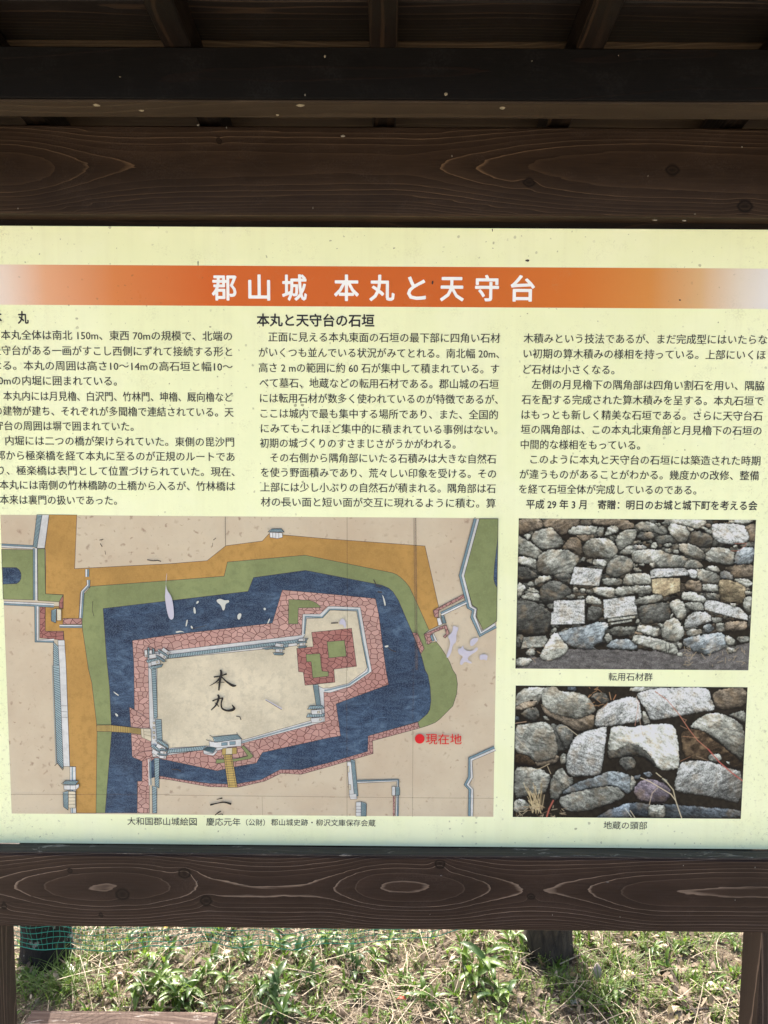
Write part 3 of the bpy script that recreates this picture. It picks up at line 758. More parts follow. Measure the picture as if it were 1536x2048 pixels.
for k in range(4): area('D%d,%d %d,%d %d,%d %d,%d' % (1384, 510 + k * 44, 1400, 510 + k * 44, 1402, 530 + k * 44, 1386, 530 + k * 44), m_pap2, lw=.7)
roof('E1338,178 1370,385 1410,372 1385,175', 24)
roof('F188,850 220,1185 255,1180 225,862', 30); area('F155,875 190,870 222,1180 175,1165', m_wht, lw=.7); area('F160,910 172,910 174,965 160,965', m_pap2, lw=.7); area('F168,1075 188,1078 190,1125 172,1125', m_pap2, lw=.7)
roof('F188,850 220,1185 255,1180 225,862', 30); area('F172,1165 238,1160 245,1208 185,1210', m_wht, lw=.7)
roof('F282,1230 280,1362 328,1362 330,1250', 14); area('F235,1235 280,1233 280,1362 235,1362', m_wht, lw=.7)
for k in range(3): mp_.line(pp('F235,%d 280,%d' % (1272 + k * 28, 1272 + k * 28)), .7, m_ln)
wall('F245,1045 618,1033 612,1362', 13, 14, 1); mp_.line(pp('F578,1180 576,1362'), 3.6, m_pkf)
roof('F592,1098 592,1178 630,1172 628,1100', 8); area('F560,1095 590,1095 590,1175 560,1175', m_wht, lw=.7)
# right-hand precinct
area('C1350,78 1518,78 1505,1003 1385,1085 1325,965 1330,885 1285,860 1210,595', m_grn)
area('C1512,260 1500,380 1485,500 1478,620 1488,665 1508,700', m_blu)
wall('C1312,77 1175,590 1248,880 1292,905 1280,965 1355,1132 1500,1052', 24, 24, -1)
wall('F1483,740 1258,840 1258,1010 1220,1078 1262,1122 1258,1362', 22, 22, -1)
area('C1205,760 1215,790 985,905 975,970 945,965 930,905', m_pkf); wall('C1225,822 1000,930', 16, 18, -1)
area('C1040,1035 1050,1060 925,1110 915,1195 885,1215 848,1120', m_pkf); area('C1030,1045 1050,1035 1078,1110 1040,1155 1022,1140 1050,1115', m_pkf)
area('C745,1105 790,1110 850,1250 822,1300', m_pnk); area('C965,975 995,972 1015,1030 980,1045', m_wht, lw=.7); roof('C1000,950 1020,1025 1050,1020 1030,952', 9)
area('C905,1140 920,1120 940,1180 925,1185', m_tea, lw=.7); area('C935,1115 968,1180 955,1190 925,1120', m_wht, lw=.7)
# small buildings
area('B948,200 1060,205 1065,245 1020,257 950,247', m_wht, lw=.8); roof('B968,168 1055,168 1078,198 932,196', 12)
for x_ in (975, 1003, 1030): mp_.line(pp('B%d,205 %d,250' % (x_, x_)), .8, m_ln)
def tower(win, cx, cy, w, fl=1, rot=0):
    def q(pts):
        r_ = R(rot); return ' '.join('%s%.1f,%.1f' % (win, cx + x * w * math.cos(r_) - y * w * fl * math.sin(r_), cy + x * w * math.sin(r_) + y * w * fl * math.cos(r_)) for x, y in pts)
    area(q([(-.5, .45), (.55, .35), (.6, .75), (-.4, .85)]), m_wht, lw=.8); area(q([(.25, .5), (.45, .48), (.45, .62), (.25, .64)]), m_pap2, lw=.7)
    roof(q([(-.75, .1), (.75, .05), (.65, .32), (-.85, .38)]), 10)
    area(q([(-.45, -.25), (.45, -.3), (.48, .1), (-.4, .12)]), m_wht, lw=.8); area(q([(.1, -.15), (.3, -.17), (.3, 0), (.1, .02)]), m_pap2, lw=.7)
    roof(q([(-.55, -.62), (.5, -.66), (.72, -.4), (-.75, -.32)]), 9)
tower('E', 1368, 430, 105)
tower('B', 1030, 1262, 72, -1); tower('A', 1360, 1290, 62, 1, 90); tower('A', 1405, 1370, 90, -1, -15); tower('A', 1475, 1310, 75, -1, 30); tower('D', 1450, 745, 95, 1, 35); tower('B', 1240, 1205, 60, -1, -8)
tower('E', -15, 790, 60, 1, 10)
roof('D592,1042 715,1040 690,1078 572,1072', 12); area('D582,1080 690,1080 720,1068 718,1100 690,1122 584,1120', m_wht, lw=.8); mp_.line(pp('D640,1080 640,1120'), .8, m_ln); mp_.line(pp('D690,1080 690,1120'), .8, m_ln)
roof('D575,1145 580,1275 622,1305 622,1130', 14); area('D624,1135 688,1135 688,1285 624,1285', m_pap2, lw=.8)
for k in range(4): mp_.line(pp('D624,%d 688,%d' % (1162 + k * 30, 1162 + k * 30)), .7, m_ln)
mp_.line(pp('D558,1070 600,1035'), .9, m_ln); mp_.line(pp('D500,905 525,880 575,945'), 1.4, m_ln); mp_.line(pp('D478,0 512,885'), 1, m_tea)
roof('A470,905 470,1000 512,1018 515,888', 12); area('A520,890 560,895 560,995 520,995', m_pap2, lw=.8)
for s in ('D558,362 610,364', 'D560,415 612,418', 'D562,466 616,468', 'A525,1222 590,1224'): mp_.line(pp(s), .7, m_ln)
mp_.line(pp('B548,58 550,323'), .8, m_ln)
# folds
for s, w in (('C155,62 160,1446', 1.6), ('F150,0 155,1362', 1.4), ('C775,70 790,1440', 1.5), ('F752,0 745,1366', 1.2), ('C765,70 780,1440', 6), ('D105,1163 1536,1163', 1.8), ('E0,1168 1536,1185', 1.5), ('F0,1185 1480,1198', 1.3), ('E880,1183 885,1350', 1)): mp_.line(pp(s), w, m_fold)
# flaked and scratched places
def blob(s, m, it=2):
    q = pp(s)
    for _ in range(it):
        n_ = []
        for k in range(len(q)):
            a_, b_ = q[k], q[(k + 1) % len(q)]
            n_ += [(a_[0] * .75 + b_[0] * .25, a_[1] * .75 + b_[1] * .25), (a_[0] * .25 + b_[0] * .75, a_[1] * .25 + b_[1] * .75)]
        q = n_
    mp_.poly(q, m)
blob('A1518,530 B10,640 20,720 60,770 78,840 88,960 68,992 40,975 20,900 5,800 A1495,760', m_lil)
for s in ('B465,812 500,795 545,815 580,808 585,832 548,842 545,895 525,908 512,860 480,835', 'B290,820 312,818 305,838 285,848', 'B262,870 278,880 285,935 262,930', 'B660,935 690,928 695,950 675,992 655,975', 'B892,880 912,880 915,900 895,902', 'B200,985 212,990 200,1050 188,1045',
          'B95,1095 150,1085 185,1105 150,1095 110,1108', 'B945,975 955,980 935,1025 925,1020', 'D1030,232 1040,238 1082,268 1074,274 1035,246', 'D1040,432 1062,432 1076,455 1060,462', 'B235,1040 250,1045 258,1070 240,1065', 'C470,755 490,790 505,850 495,870 480,800', 'C490,1225 530,1215 525,1235 500,1238'):
    blob(s, m_scr)
for s in ('C1110,1040 1135,1050 1165,1060 1140,1110 1140,1190 1110,1210 1090,1300 1060,1335 1048,1318 1085,1220 1082,1170 1060,1140 1105,1100', 'C1150,1250 1185,1245 1198,1215 1212,1262 1280,1275 1330,1228 1335,1265 1260,1310 1235,1345 1285,1375 1270,1385 1215,1362 1190,1398 1170,1388 1180,1350 1205,1318 1160,1300',
          'C1262,1180 1290,1155 1335,1150 1340,1170 1290,1225 1265,1225', 'C1350,1300 1425,1300 1415,1360 1395,1345 1370,1350 1350,1350', 'C95,985 120,975 145,1010 145,1065 130,1060 120,1030 80,1030'): blob(s, m_lil, 1)
for s, w in (('A1335,447 1390,456 1428,452 1460,461', 2.0), ('B248,1070 320,1052 380,1040', 1.2), ('C10,1018 75,1015', 2.4), ('C395,625 420,680 470,690', 2), ('C430,735 470,740', 3), ('C525,1240 560,1265 595,1275', 2), ('E65,935 120,935 150,955', 2), ('A845,820 840,900 855,955', .9),
             ('A905,270 940,262', 1.4), ('A912,300 930,330', 1.6), ('A955,365 960,400', 1), ('B440,270 465,250', 1.4), ('B435,295 432,330', .8), ('E645,455 680,462 690,490', 1.8)): mp_.line(pp(s), w, m_ln)
mp_.line(pp('E910,307 980,345 1058,392'), 2.6, m_lil); mp_.line(pp('E912,312 980,352 1056,398'), .9, m_ln)
# brush writing
def stroke(s, ws):
    q = pp(s); out = []; wo_ = []
    n = len(q)
    for k in range(n - 1):
        p0, p1, p2, p3 = q[max(k - 1, 0)], q[k], q[k + 1], q[min(k + 2, n - 1)]
        for i in range(6):
            t = i / 6
            f = lambda a, b, c, d: .5 * ((2 * b) + (-a + c) * t + (2 * a - 5 * b + 4 * c - d) * t * t + (-a + 3 * b - 3 * c + d) * t ** 3)
            out.append((f(p0[0], p1[0], p2[0], p3[0]), f(p0[1], p1[1], p2[1], p3[1]))); wo_.append(ws[k] + (ws[k + 1] - ws[k]) * t)
    out.append(q[-1]); wo_.append(ws[-1])
    mp_.line(out, 1 / 4.518, m_ink, wf=wo_)
m_ink = ink('brush_ink', (.016, .013, .012))
stroke('E445,103 500,95 562,74', (14, 12, 16)); stroke('E505,38 512,70 498,150 490,225', (14, 24, 20, 14)); stroke('E505,100 470,145 405,184', (16, 13, 3)); stroke('E512,98 560,145 615,180 648,180', (10, 16, 26, 8)); stroke('E470,160 500,150 540,152', (5, 9, 5))
stroke('E432,320 480,300 530,292', (14, 11, 14)); stroke('E480,262 490,290 465,355 420,402', (14, 22, 16, 8)); stroke('E525,295 512,340 520,385 560,405 605,402 628,385 608,352', (16, 13, 16, 18, 26, 26, 4)); stroke('E455,335 475,350 490,372', (6, 12, 6))
stroke('E470,1206 500,1200 522,1194', (5, 9, 16)); stroke('E412,1256 480,1240 540,1232 602,1248', (18, 10, 14, 22)); stroke('E455,1348 490,1322 510,1312', (8, 12, 8)); stroke('E480,1345 515,1338 528,1346', (4, 9, 9))
mp_.build(panel, label='old hand-coloured castle map with a blue moat round a pink stone wall')

mk = Print('location_marker', mp_.lay + .0002)
mk.poly([(839.3 + 9.6 * math.cos(a_), 1476 + 9.6 * math.sin(a_)) for a_ in np.linspace(0, 2 * math.pi, 33)[:-1]], m_red)
mk.build(panel, label='red dot on the map')
T = Text(); T.line('現在地', 851.3, 923, 1476.5, 24.5, .006, y=YP - mp_.lay - .0003); T.build('marker_lettering', m_red, 'red lettering beside the red dot')
bpy.data.objects.remove(_to)
print('map layers', mp_.lay, len(mp_.F))

# ------------------------------------------------------------------ the two printed photographs (colour stored per vertex of a flat sheet)
W3 = {'G': (1026, 1030), 'H': (1266, 1030), 'I': (1020, 1360), 'J': (1260, 1360)}
def pq(s, k=6.144):
    out = []; w = 'G'
    for tok in s.split():
        if tok[0] in W3: w = tok[0]; tok = tok[1:]
        x, y = tok.split(','); out.append((W3[w][0] + float(x) / k, W3[w][1] + float(y) / k))
    return out
PALC = {'w': (.29, .295, .26), 'W': (.35, .36, .34), 'g': (.225, .23, .205), 'd': (.105, .107, .097), 'b': (.175, .152, .12), 'o': (.31, .27, .19), 'u': (.225, .25, .255), 'U': (.13, .15, .165), 'n': (.05, .037, .025), 'p': (.14, .125, .14)}
def photo_print(name, corners, stones, lines, res, ground=None, label=None, fill=40, seed=0, tone=1.0, expand=1.07, lay=.0003):
    cs = [P(x, y, YP) for x, y in corners]      # TL TR BR BL
    x0 = (cs[0][0] + cs[3][0]) / 2; x1 = (cs[1][0] + cs[2][0]) / 2
    zt_ = (cs[0][1] + cs[1][1]) / 2; zb__ = (cs[2][1] + cs[3][1]) / 2
    nx, ny = res
    sx = (x1 - x0) / (nx - 1); sz = (zt_ - zb__) / (ny - 1)
    def topx(pts): return np.array([((P(a, b, YP)[0] - x0) / sx, (zt_ - P(a, b, YP)[1]) / sz) for a, b in pts])
    yy, xx = np.mgrid[0:ny, 0:nx].astype(float)
    img = np.ones((ny, nx, 3)) * np.array((.026, .022, .017)) * (.5 + fbm(xx / 6, yy / 6, seed, 4)[..., None] * 1.2)
    rr = random.Random(seed)
    sc_ = nx / 475.0
    def draw(poly, col, sharp, sd, top=1.0):
        q = poly
        if not sharp:
            c0 = q.mean(0); q = c0 + (q - c0) * expand
            a = q; b = np.roll(q, -1, 0); q = np.stack([a * .80 + b * .20, a * .20 + b * .80], 1).reshape(-1, 2)
        xa, ya = np.maximum(np.floor(q.min(0)).astype(int) - 2, 0); xb, yb = np.ceil(q.max(0)).astype(int) + 3
        xb = min(xb, nx); yb = min(yb, ny)
        if xa >= xb or ya >= yb: return
        X = xx[ya:yb, xa:xb]; Y = yy[ya:yb, xa:xb]
        wx = (fbm(X / 5, Y / 5, sd, 3) - .5) * (1.2 if sharp else 4.5) * sc_; wy = (fbm(X / 5 + 50, Y / 5, sd + 1, 3) - .5) * (1.2 if sharp else 4.5) * sc_
        Xw = X + wx; Yw = Y + wy
        ins = np.zeros(X.shape, bool); dm = np.full(X.shape, 1e9); nxv = np.zeros(X.shape); nyv = np.zeros(X.shape)
        for k in range(len(q)):
            ax, ay = q[k]; bx, by = q[(k + 1) % len(q)]
            cnd = (ay > Yw) != (by > Yw)
            with np.errstate(divide='ignore', invalid='ignore'):
                ins ^= cnd & (Xw < (bx - ax) * (Yw - ay) / (by - ay + 1e-12) + ax)
            ex, ey = bx - ax, by - ay; L2 = ex * ex + ey * ey + 1e-9
            t = np.clip(((Xw - ax) * ex + (Yw - ay) * ey) / L2, 0, 1)
            dx = Xw - ax - t * ex; dy = Yw - ay - t * ey; d = np.sqrt(dx * dx + dy * dy)
            u = d < dm; dm = np.where(u, d, dm); nxv = np.where(u, dx / (d + 1e-6), nxv); nyv = np.where(u, dy / (d + 1e-6), nyv)
        size = max(4, min(q[:, 0].ptp() if hasattr(q[:, 0], 'ptp') else np.ptp(q[:, 0]), np.ptp(q[:, 1])))
        rim = (2.2 if sharp else 5.0) * sc_ * min(1, size / 40 + .35)
        e = np.clip(dm / rim, 0, 1); curve = 1 - e
        # nearest edge below -> stone turns under and goes dark; nearest edge above -> catches the light
        lit = 1 + curve * (np.where(nyv < 0, nyv * (-.0) - .72 * np.abs(nyv), .30 * nyv)) - .25 * curve * np.abs(nxv)
        v = (Y - q[:, 1].min()) / (np.ptp(q[:, 1]) + 1e-6)
        lit = lit * (1.18 - .50 * v ** 1.6 * (0 if sharp else 1)) * (.45 + .55 * np.clip(dm / (1.3 * sc_), 0, 1))
        ang = rr.uniform(-.6, .6); ca, sa = math.cos(ang), math.sin(ang)
        U_ = (X * ca + Y * sa); V_ = (-X * sa + Y * ca)
        gr = fbm(U_ / 9, V_ / 3.2, sd + 2, 4, .62); rid = 1 - np.abs(fbm(U_ / 26, V_ / 11, sd + 8, 3) - .5) * 4; pt_ = fbm(X / 22, Y / 22, sd + 3, 3)
        spk = np.random.default_rng(sd).random(X.shape)
        spk = (spk + np.roll(spk, 1, 0) * .5 + np.roll(spk, 1, 1) * .5) / 2
        c = np.array(col)[None, None] * (.18 + gr[..., None] * 1.62) * (.55 + .9 * pt_[..., None]) * (.82 + .3 * np.clip(rid, -.5, 1)[..., None])
        bright = np.mean(col)
        c = c * (1 + (spk[..., None] - .5) * (1.5 if bright > .33 else 1.0))
        if bright < .45:
            rust = np.clip((fbm(X / 16 + 9, Y / 16, sd + 6, 3) - .5) * 4, 0, 1)[..., None]
            c = c * (1 - rust * .35) + np.array((.26, .20, .13)) * rust * .35 * (.6 + gr[..., None] * .8)
        # broken faces: a few planes of different tilt, and hairline cracks
        if not sharp:
            cxm, cym = q.mean(0); w_, h_ = np.ptp(q[:, 0]), np.ptp(q[:, 1])
            for _ in range(4):
                th = rr.uniform(0, 6.283); off = rr.uniform(-.28, .28) * (w_ * abs(math.cos(th)) + h_ * abs(math.sin(th)))
                sdist = (Xw - cxm) * math.cos(th) + (Yw - cym) * math.sin(th) - off + (fbm(X / 7, Y / 7, sd + 31, 3) - .5) * 9
                c = c * (1 + (-.30 if math.sin(th) > 0 else .26) * rr.uniform(.3, 1) * np.clip(sdist / 3.0, 0, 1))[..., None]
        if rr.random() < .35:
            th = rr.uniform(-1, 1); sdist = np.abs((Xw - q[:, 0].mean()) * math.sin(th) + (Yw - q[:, 1].mean()) * math.cos(th) + (fbm(X / 8, Y / 8, sd + 37, 3) - .5) * 14)
            c = c * (1 - .5 * np.clip(1.2 - sdist, 0, 1))[..., None]
        c = c * lit[..., None] * top
        blk = img[ya:yb, xa:xb]; blk[ins] = c[ins]
        # contact shade on what lies around
        out = (~ins) & (dm < 3 * sc_)
        sh = (.55 + .45 * dm / (3 * sc_))[..., None]
        blk[out] = (blk * sh)[out]
    # small filler stones first
    for k in range(fill):
        cx = rr.uniform(0, nx); cy = rr.uniform(0, ny * (.86 if ground else 1)); r_ = rr.uniform(5, 14) * sc_
        n = rr.randint(5, 7); ph = rr.random() * 6
        pl = np.array([(cx + r_ * rr.uniform(.75, 1.3) * 1.3 * math.cos(ph + 6.283 * i / n), cy + r_ * rr.uniform(.6, 1) * math.sin(ph + 6.283 * i / n)) for i in range(n)])
        b_ = rr.choice(['g', 'd', 'b', 'g'])
        draw(pl, tuple(v * .5 for v in PALC[b_]), False, seed + 900 + k)
    if ground:
        gy_ = topx(pq(ground)); yl = np.interp(np.arange(nx), gy_[:, 0], gy_[:, 1])
        mk_ = yy > yl[None] + (fbm(xx / 9, yy / 9, seed + 4, 3) - .5) * 8
        g_ = np.random.default_rng(seed + 1).random((ny, nx))
        gc = np.array((.135, .130, .125))[None, None] * (.45 + fbm(xx / 12, yy / 5, seed + 5, 4)[..., None] * 1.1) * (.6 + .8 * g_[..., None])
        img[mk_] = gc[mk_]
    for k, s in enumerate(stones):
        code, pts = s.split(':'); draw(topx(pq(pts)), PALC[code[0]], 's' in code[1:], seed + k * 11 + 3, 1.12 if code[0] in 'wW' else 1.0)
    for s, w, col in lines:
        q = topx(pq(s))
        for k in range(len(q) - 1):
            a, b = q[k], q[k + 1]; xa, ya = np.maximum(np.floor(np.minimum(a, b)).astype(int) - 3, 0); xb, yb = np.ceil(np.maximum(a, b)).astype(int) + 4
            X = xx[ya:yb, xa:xb]; Y = yy[ya:yb, xa:xb]; e = b - a
            t = np.clip(((X - a[0]) * e[0] + (Y - a[1]) * e[1]) / (e @ e + 1e-9), 0, 1)
            d = np.hypot(X - a[0] - t * e[0], Y - a[1] - t * e[1]); al = np.clip(w * sc_ / 2 + .5 - d, 0, 1)[..., None]
            img[ya:yb, xa:xb] = img[ya:yb, xa:xb] * (1 - al) + np.array(col) * al
    img = np.clip(1.75 * np.maximum(img * tone, 0) ** 1.32, .006, .66)
    img = (img + np.roll(img, 1, 0) * .25 + np.roll(img, 1, 1) * .25) / 1.5
    V = np.stack([x0 + xx.ravel() * sx, np.full(nx * ny, YP - lay), zt_ - yy.ravel() * sz], 1)
    i_, j_ = np.meshgrid(np.arange(ny - 1), np.arange(nx - 1), indexing='ij'); a = (i_ * nx + j_).ravel()
    me = bpy.data.meshes.new(name)
    nf = len(a); me.vertices.add(nx * ny); me.vertices.foreach_set('co', V.ravel())
    me.loops.add(nf * 4); me.polygons.add(nf)
    me.loops.foreach_set('vertex_index', np.stack([a, a + nx, a + nx + 1, a + 1], 1).ravel().astype(np.int32))
    me.polygons.foreach_set('loop_start', np.arange(0, nf * 4, 4, dtype=np.int32))
    me.update(calc_edges=True)
    at = me.color_attributes.new('print', 'FLOAT_COLOR', 'POINT')
    at.data.foreach_set('color', np.concatenate([img.reshape(-1, 3), np.ones((nx * ny, 1))], 1).astype(np.float32).ravel())
    me.materials.append(m_photo)
    o = bpy.data.objects.new(name, me); link(o, panel); o['label'] = label
    return o
m = M('photographic_print'); co = m.obj(); c = m.n('Attribute', attribute_name='print').outputs['Color']
m.color(c); gloss(m, co, .32); m_photo = m.m

S1 = '''b:G65,45 330,48 365,100 360,150 300,175 230,190 150,240 65,235
b:G365,48 820,48 800,130 700,160 640,240 560,230 470,150 400,160
d:G820,60 970,60 960,130 830,130
b:G980,80 1010,48 1360,50 1490,130 1440,180 1340,185 1150,130 1000,120
b:G770,240 1010,235 960,310 860,330
w:G690,190 740,140 1020,135 1030,200 1000,245 760,240 695,235
g:G1030,180 1080,135 1120,170 1110,250 1080,270 1030,240
w:G1120,240 1180,130 1290,150 1290,210 1210,240 1130,260
g:G1185,260 1240,265 1245,320 1200,335
w:G1260,290 1350,200 1480,170 1520,230 1460,350 1310,440 1280,400
g:G240,230 330,185 470,155 530,220 620,340 540,400 380,420 290,380 240,310
g:G130,240 220,232 190,305 150,290
w:G65,250 200,330 330,430 360,450 270,540 180,500 65,490
w:G65,500 270,540 295,600 285,670 180,620 65,600
b:G605,410 690,290 770,275 840,340 860,480 830,510 750,440
w:G870,380 940,300 1080,282 1200,310 1275,400 1270,480 1200,530 1050,520 920,510 870,450
w:G1300,460 1400,390 1536,360 1536,420 1460,480 1350,490
g:G305,600 330,500 430,435 560,430 680,440 780,500 800,560 740,640 720,720 480,740 330,700 300,650
d:G60,640 160,640 310,740 270,790 60,800
w:G275,790 330,745 460,750 465,790 330,840 270,860
d:G485,750 620,705 710,740 700,850 620,830 540,790
g:G170,840 230,815 260,860 230,880 180,870
g:G790,590 860,510 890,520 880,560 810,590
g:G905,550 970,530 980,600 910,585
g:G990,540 1140,550 1150,590 1130,640 990,610
g:G1175,560 1270,490 1350,500 1340,530 1220,560
g:G1150,650 1190,560 1330,500 1440,540 1470,620 1440,690 1300,750 1210,770 1150,710
Ws:G755,635 1100,665 1055,875 695,850
w:G1480,600 1525,600 1530,640 1490,650
g:G1090,800 1130,775 1340,780 1335,860 1130,870
w:G1360,780 1400,730 1536,720 1536,865 1350,865
w:G980,890 1245,885 1245,1005 1200,1025 1000,970
w:G1255,890 1536,870 1536,960 1270,1000
d:G335,970 350,880 450,810 560,820 700,900 710,970 600,1020 520,1060 430,1090 350,1060
g:G735,940 750,885 805,900 800,950
g:G830,905 885,900 880,960 830,960
g:G895,915 950,920 945,965 900,965
w:G55,825 160,880 110,970 55,1040
w:G175,920 210,885 315,930 310,960 200,945
w:G110,990 200,950 320,970 325,1030 300,1060 130,1035
d:G45,1070 130,1055 260,1080 400,1150 460,1210 450,1350 400,1450 220,1470 120,1440 45,1450
g:G650,1000 740,970 770,990 750,1030 680,1030
g:G780,1000 860,990 880,1030 790,1035
w:G895,1040 930,995 1000,1000 1080,1060 1070,1095 900,1090
Ws:G500,1060 540,1045 700,1050 880,1035 880,1335 460,1350 470,1200 495,1180
d:G910,1240 930,1120 1080,1130 1090,1230 1030,1300 910,1320
ws:G1195,1325 1465,1280 1460,1310 1200,1350
ws:G1160,1275 1500,1235 1500,1265 1165,1312
Ws:G1105,1040 1495,990 1530,1220 1120,1275
u:G550,1460 700,1400 880,1370 1000,1330 1120,1320 1165,1360 1110,1450 1080,1560 980,1600 1030,1640 900,1645 700,1600 620,1540
g:G1185,1405 1250,1375 1505,1370 1470,1480 1230,1490
g:G1115,1500 1170,1445 1220,1500 1210,1550 1150,1575
u:G1160,1610 1240,1530 1400,1520 1480,1570 1515,1610 1500,1655 1200,1640
g:G1470,1530 1536,1480 1536,1590 1490,1580
d:G45,1470 140,1480 100,1610 45,1640
gs:G130,1500 400,1480 430,1530 380,1620 95,1645
g:G455,1430 520,1370 540,1430 490,1460
w:G330,1740 400,1600 500,1460 540,1455 610,1560 670,1620 640,1700 540,1760 420,1790
w:G40,1750 250,1770 180,1850 40,1870
g:G160,1680 200,1640 270,1640 260,1730 170,1720
g:H20,130 120,80 260,100 400,150 415,220 350,250 250,210 100,190
d:H45,270 90,210 250,210 255,290 120,310
w:H265,110 300,95 335,115 325,140 290,130
g:H355,110 420,50 880,55 885,110 800,170 700,150 560,110 450,120
d:H640,330 700,240 770,190 960,260 970,330 940,400 800,400 700,360
g:H275,300 310,260 430,240 540,300 530,350 310,360
w:H430,170 480,110 560,120 690,160 690,240 640,340 560,330 480,250
w:H650,135 760,175 700,210
b:H880,110 960,105 970,150 900,150
g:H820,160 850,135 970,190 960,240 850,180
w:H1160,60 1490,60 1400,110 1200,100
b:H1100,90 1190,85 1190,120 1100,115
W:H985,110 1340,115 1420,230 1410,310 1330,350 1100,350 1000,280 975,200
b:H1365,150 1510,100 1510,330 1430,330 1425,230
W:H0,370 130,365 170,400 140,420 0,425
w:H230,340 280,340 295,390 280,420 215,415
g:H160,330 210,300 240,320 220,355
g:H0,450 150,425 300,430 450,480 650,520 640,580 610,640 280,640 240,590 100,600 0,570
g:H380,420 430,405 470,430 465,470 390,460
g:H490,420 570,430 560,480 490,470
g:H560,360 640,350 780,390 870,450 890,510 860,560 720,520 590,460
g:H360,370 450,335 490,380 420,400
g:H900,480 960,410 1060,395 1200,440 1240,470 1225,610 1100,600 900,560
u:H1250,520 1270,450 1360,390 1480,410 1480,480 1450,600 1250,600
w:H1225,380 1270,360 1290,400 1240,415
g:H625,620 690,550 760,545 850,600 850,650 640,655
g:H900,640 1000,620 1060,660 1070,710 960,680
b:H1130,660 1240,620 1480,605 1475,770 1230,770 1170,690
g:H780,680 830,660 1060,730 1060,845 900,830 800,790
u:H1070,700 1130,680 1180,700 1220,750 1220,800 1080,790
w:H0,715 180,715 215,760 215,855 0,865
w:H0,870 200,865 235,890 230,940 200,970 0,965
os:H225,790 300,775 580,775 580,940 380,1000 240,960
Ws:H210,690 260,660 630,650 690,690 680,740 215,775
W:H670,680 720,660 780,690 780,770 720,780 690,740
b:H630,890 680,795 835,820 840,930 780,945
w:H850,850 1045,850 1045,950 860,940
w:H1230,790 1350,780 1465,820 1460,860 1400,890 1300,850
o:H1060,850 1075,800 1180,800 1365,870 1365,1020 1330,1090 1220,1070 1150,1080 1060,1030
w:H600,1010 620,945 720,945 880,1010 885,1060 850,1075 620,1040
g:H895,980 920,955 1060,970 1070,1000 1040,1050 900,1020
w:H35,1020 330,970 360,1010 350,1060 50,1110
d:H370,1030 520,980 525,1010 390,1060
d:H60,1130 410,1070 440,1120 450,1230 420,1290 180,1340 110,1330 80,1240
w:H440,1090 540,1030 620,1080 660,1220 620,1270 560,1290 490,1190
g:H645,1080 830,1070 865,1160 850,1175 720,1170 650,1120
w:H1370,1010 1460,1000 1450,1190 1380,1180 1350,1120
g:H1375,930 1470,940 1460,990 1380,980
g:H960,1250 1100,1270 1080,1320 980,1330
Ws:H870,1100 900,1045 1000,1050 1320,1140 1410,1240 1410,1295 1250,1265 880,1165
W:H625,1390 660,1270 720,1200 850,1185 950,1230 950,1310 860,1330 700,1390
g:H1010,1350 1040,1325 1120,1330 1130,1420 1080,1450 1030,1430
b:H1120,1320 1280,1300 1390,1320 1400,1380 1340,1420 1140,1430
d:H1420,1240 1450,1220 1440,1400 1410,1380
u:H860,1370 950,1330 1000,1400 900,1465
w:H350,1420 370,1340 480,1270 540,1280 620,1400 610,1490 540,1560 430,1540 360,1490
g:H300,1340 350,1330 380,1380 340,1400
w:H30,1280 70,1270 75,1330 35,1340
w:H60,1400 80,1345 310,1390 320,1420 290,1500 50,1430
w:H20,1500 60,1470 400,1550 500,1590 530,1650 530,1705 420,1700 0,1560
g:H655,1440 700,1410 830,1400 850,1440 800,1480 690,1495
u:H620,1590 640,1520 900,1470 1060,1450 1120,1500 1130,1620 1050,1660 900,1720 820,1700 700,1640
w:H1120,1500 1170,1480 1250,1530 1240,1590 1160,1610
g:H1270,1500 1430,1490 1430,1550 1300,1570
w:H530,1580 590,1570 615,1600 580,1650
w:H10,600 55,600 50,640
w:H195,590 280,575 265,640 230,655
g:H60,600 140,590 130,640
g:H0,650 60,640 110,690 40,705
w:H1200,1080 1260,1080 1260,1130 1210,1120
w:H450,1240 490,1205 490,1250 460,1270
g:H1140,1640 1200,1620 1290,1670 1180,1710
w:H540,1690 600,1690 610,1740 550,1740'''.split('\n')
rs = random.Random(5)
L1 = []
for k in range(46):
    x = rs.choice([rs.uniform(1130, 1400), rs.uniform(620, 760), rs.uniform(860, 1250)]); y = rs.uniform(1650, 1840)
    L1.append(('H%.0f,%.0f %.0f,%.0f' % (x, y, x + rs.uniform(-70, 70), y + rs.uniform(-70, 30)), .8, (.33, .28, .20)))
for k in range(14): 
    x = rs.uniform(150, 480); y = rs.uniform(1600, 1850); L1.append(('G%.0f,%.0f %.0f,%.0f' % (x, y, x + rs.uniform(-70, 70), y + rs.uniform(-90, 30)), .8, (.33, .26, .19)))
L1 += [('H405,1550 400,1600 410,1690', 1.4, (.02, .02, .02)), ('H440,1570 450,1620 430,1700', 1.2, (.02, .02, .02)), ('G670,1610 760,1560 900,1640', .9, (.1, .09, .08)), ('H60,1500 250,1545 400,1580', .7, (.15, .17, .17)), ('H260,685 630,672', .8, (.25, .27, .3)), ('H1250,350 1400,345', 1, (.3, .12, .08)), ('H1200,440 1300,440 1390,360', 1, (.3, .12, .08))]
photo_print('stone_wall_photograph', [(1036.7, 1037), (1512, 1039.5), (1496.5, 1340.5), (1031.5, 1337)], S1, L1, (500, 322), ground='G40,1880 180,1740 330,1740 640,1640 1000,1650 1536,1670 H0,1640 500,1700 620,1640 1150,1640 1440,1560', label='colour photograph of a rough stone wall with square reused blocks', fill=300, seed=50, tone=.95)
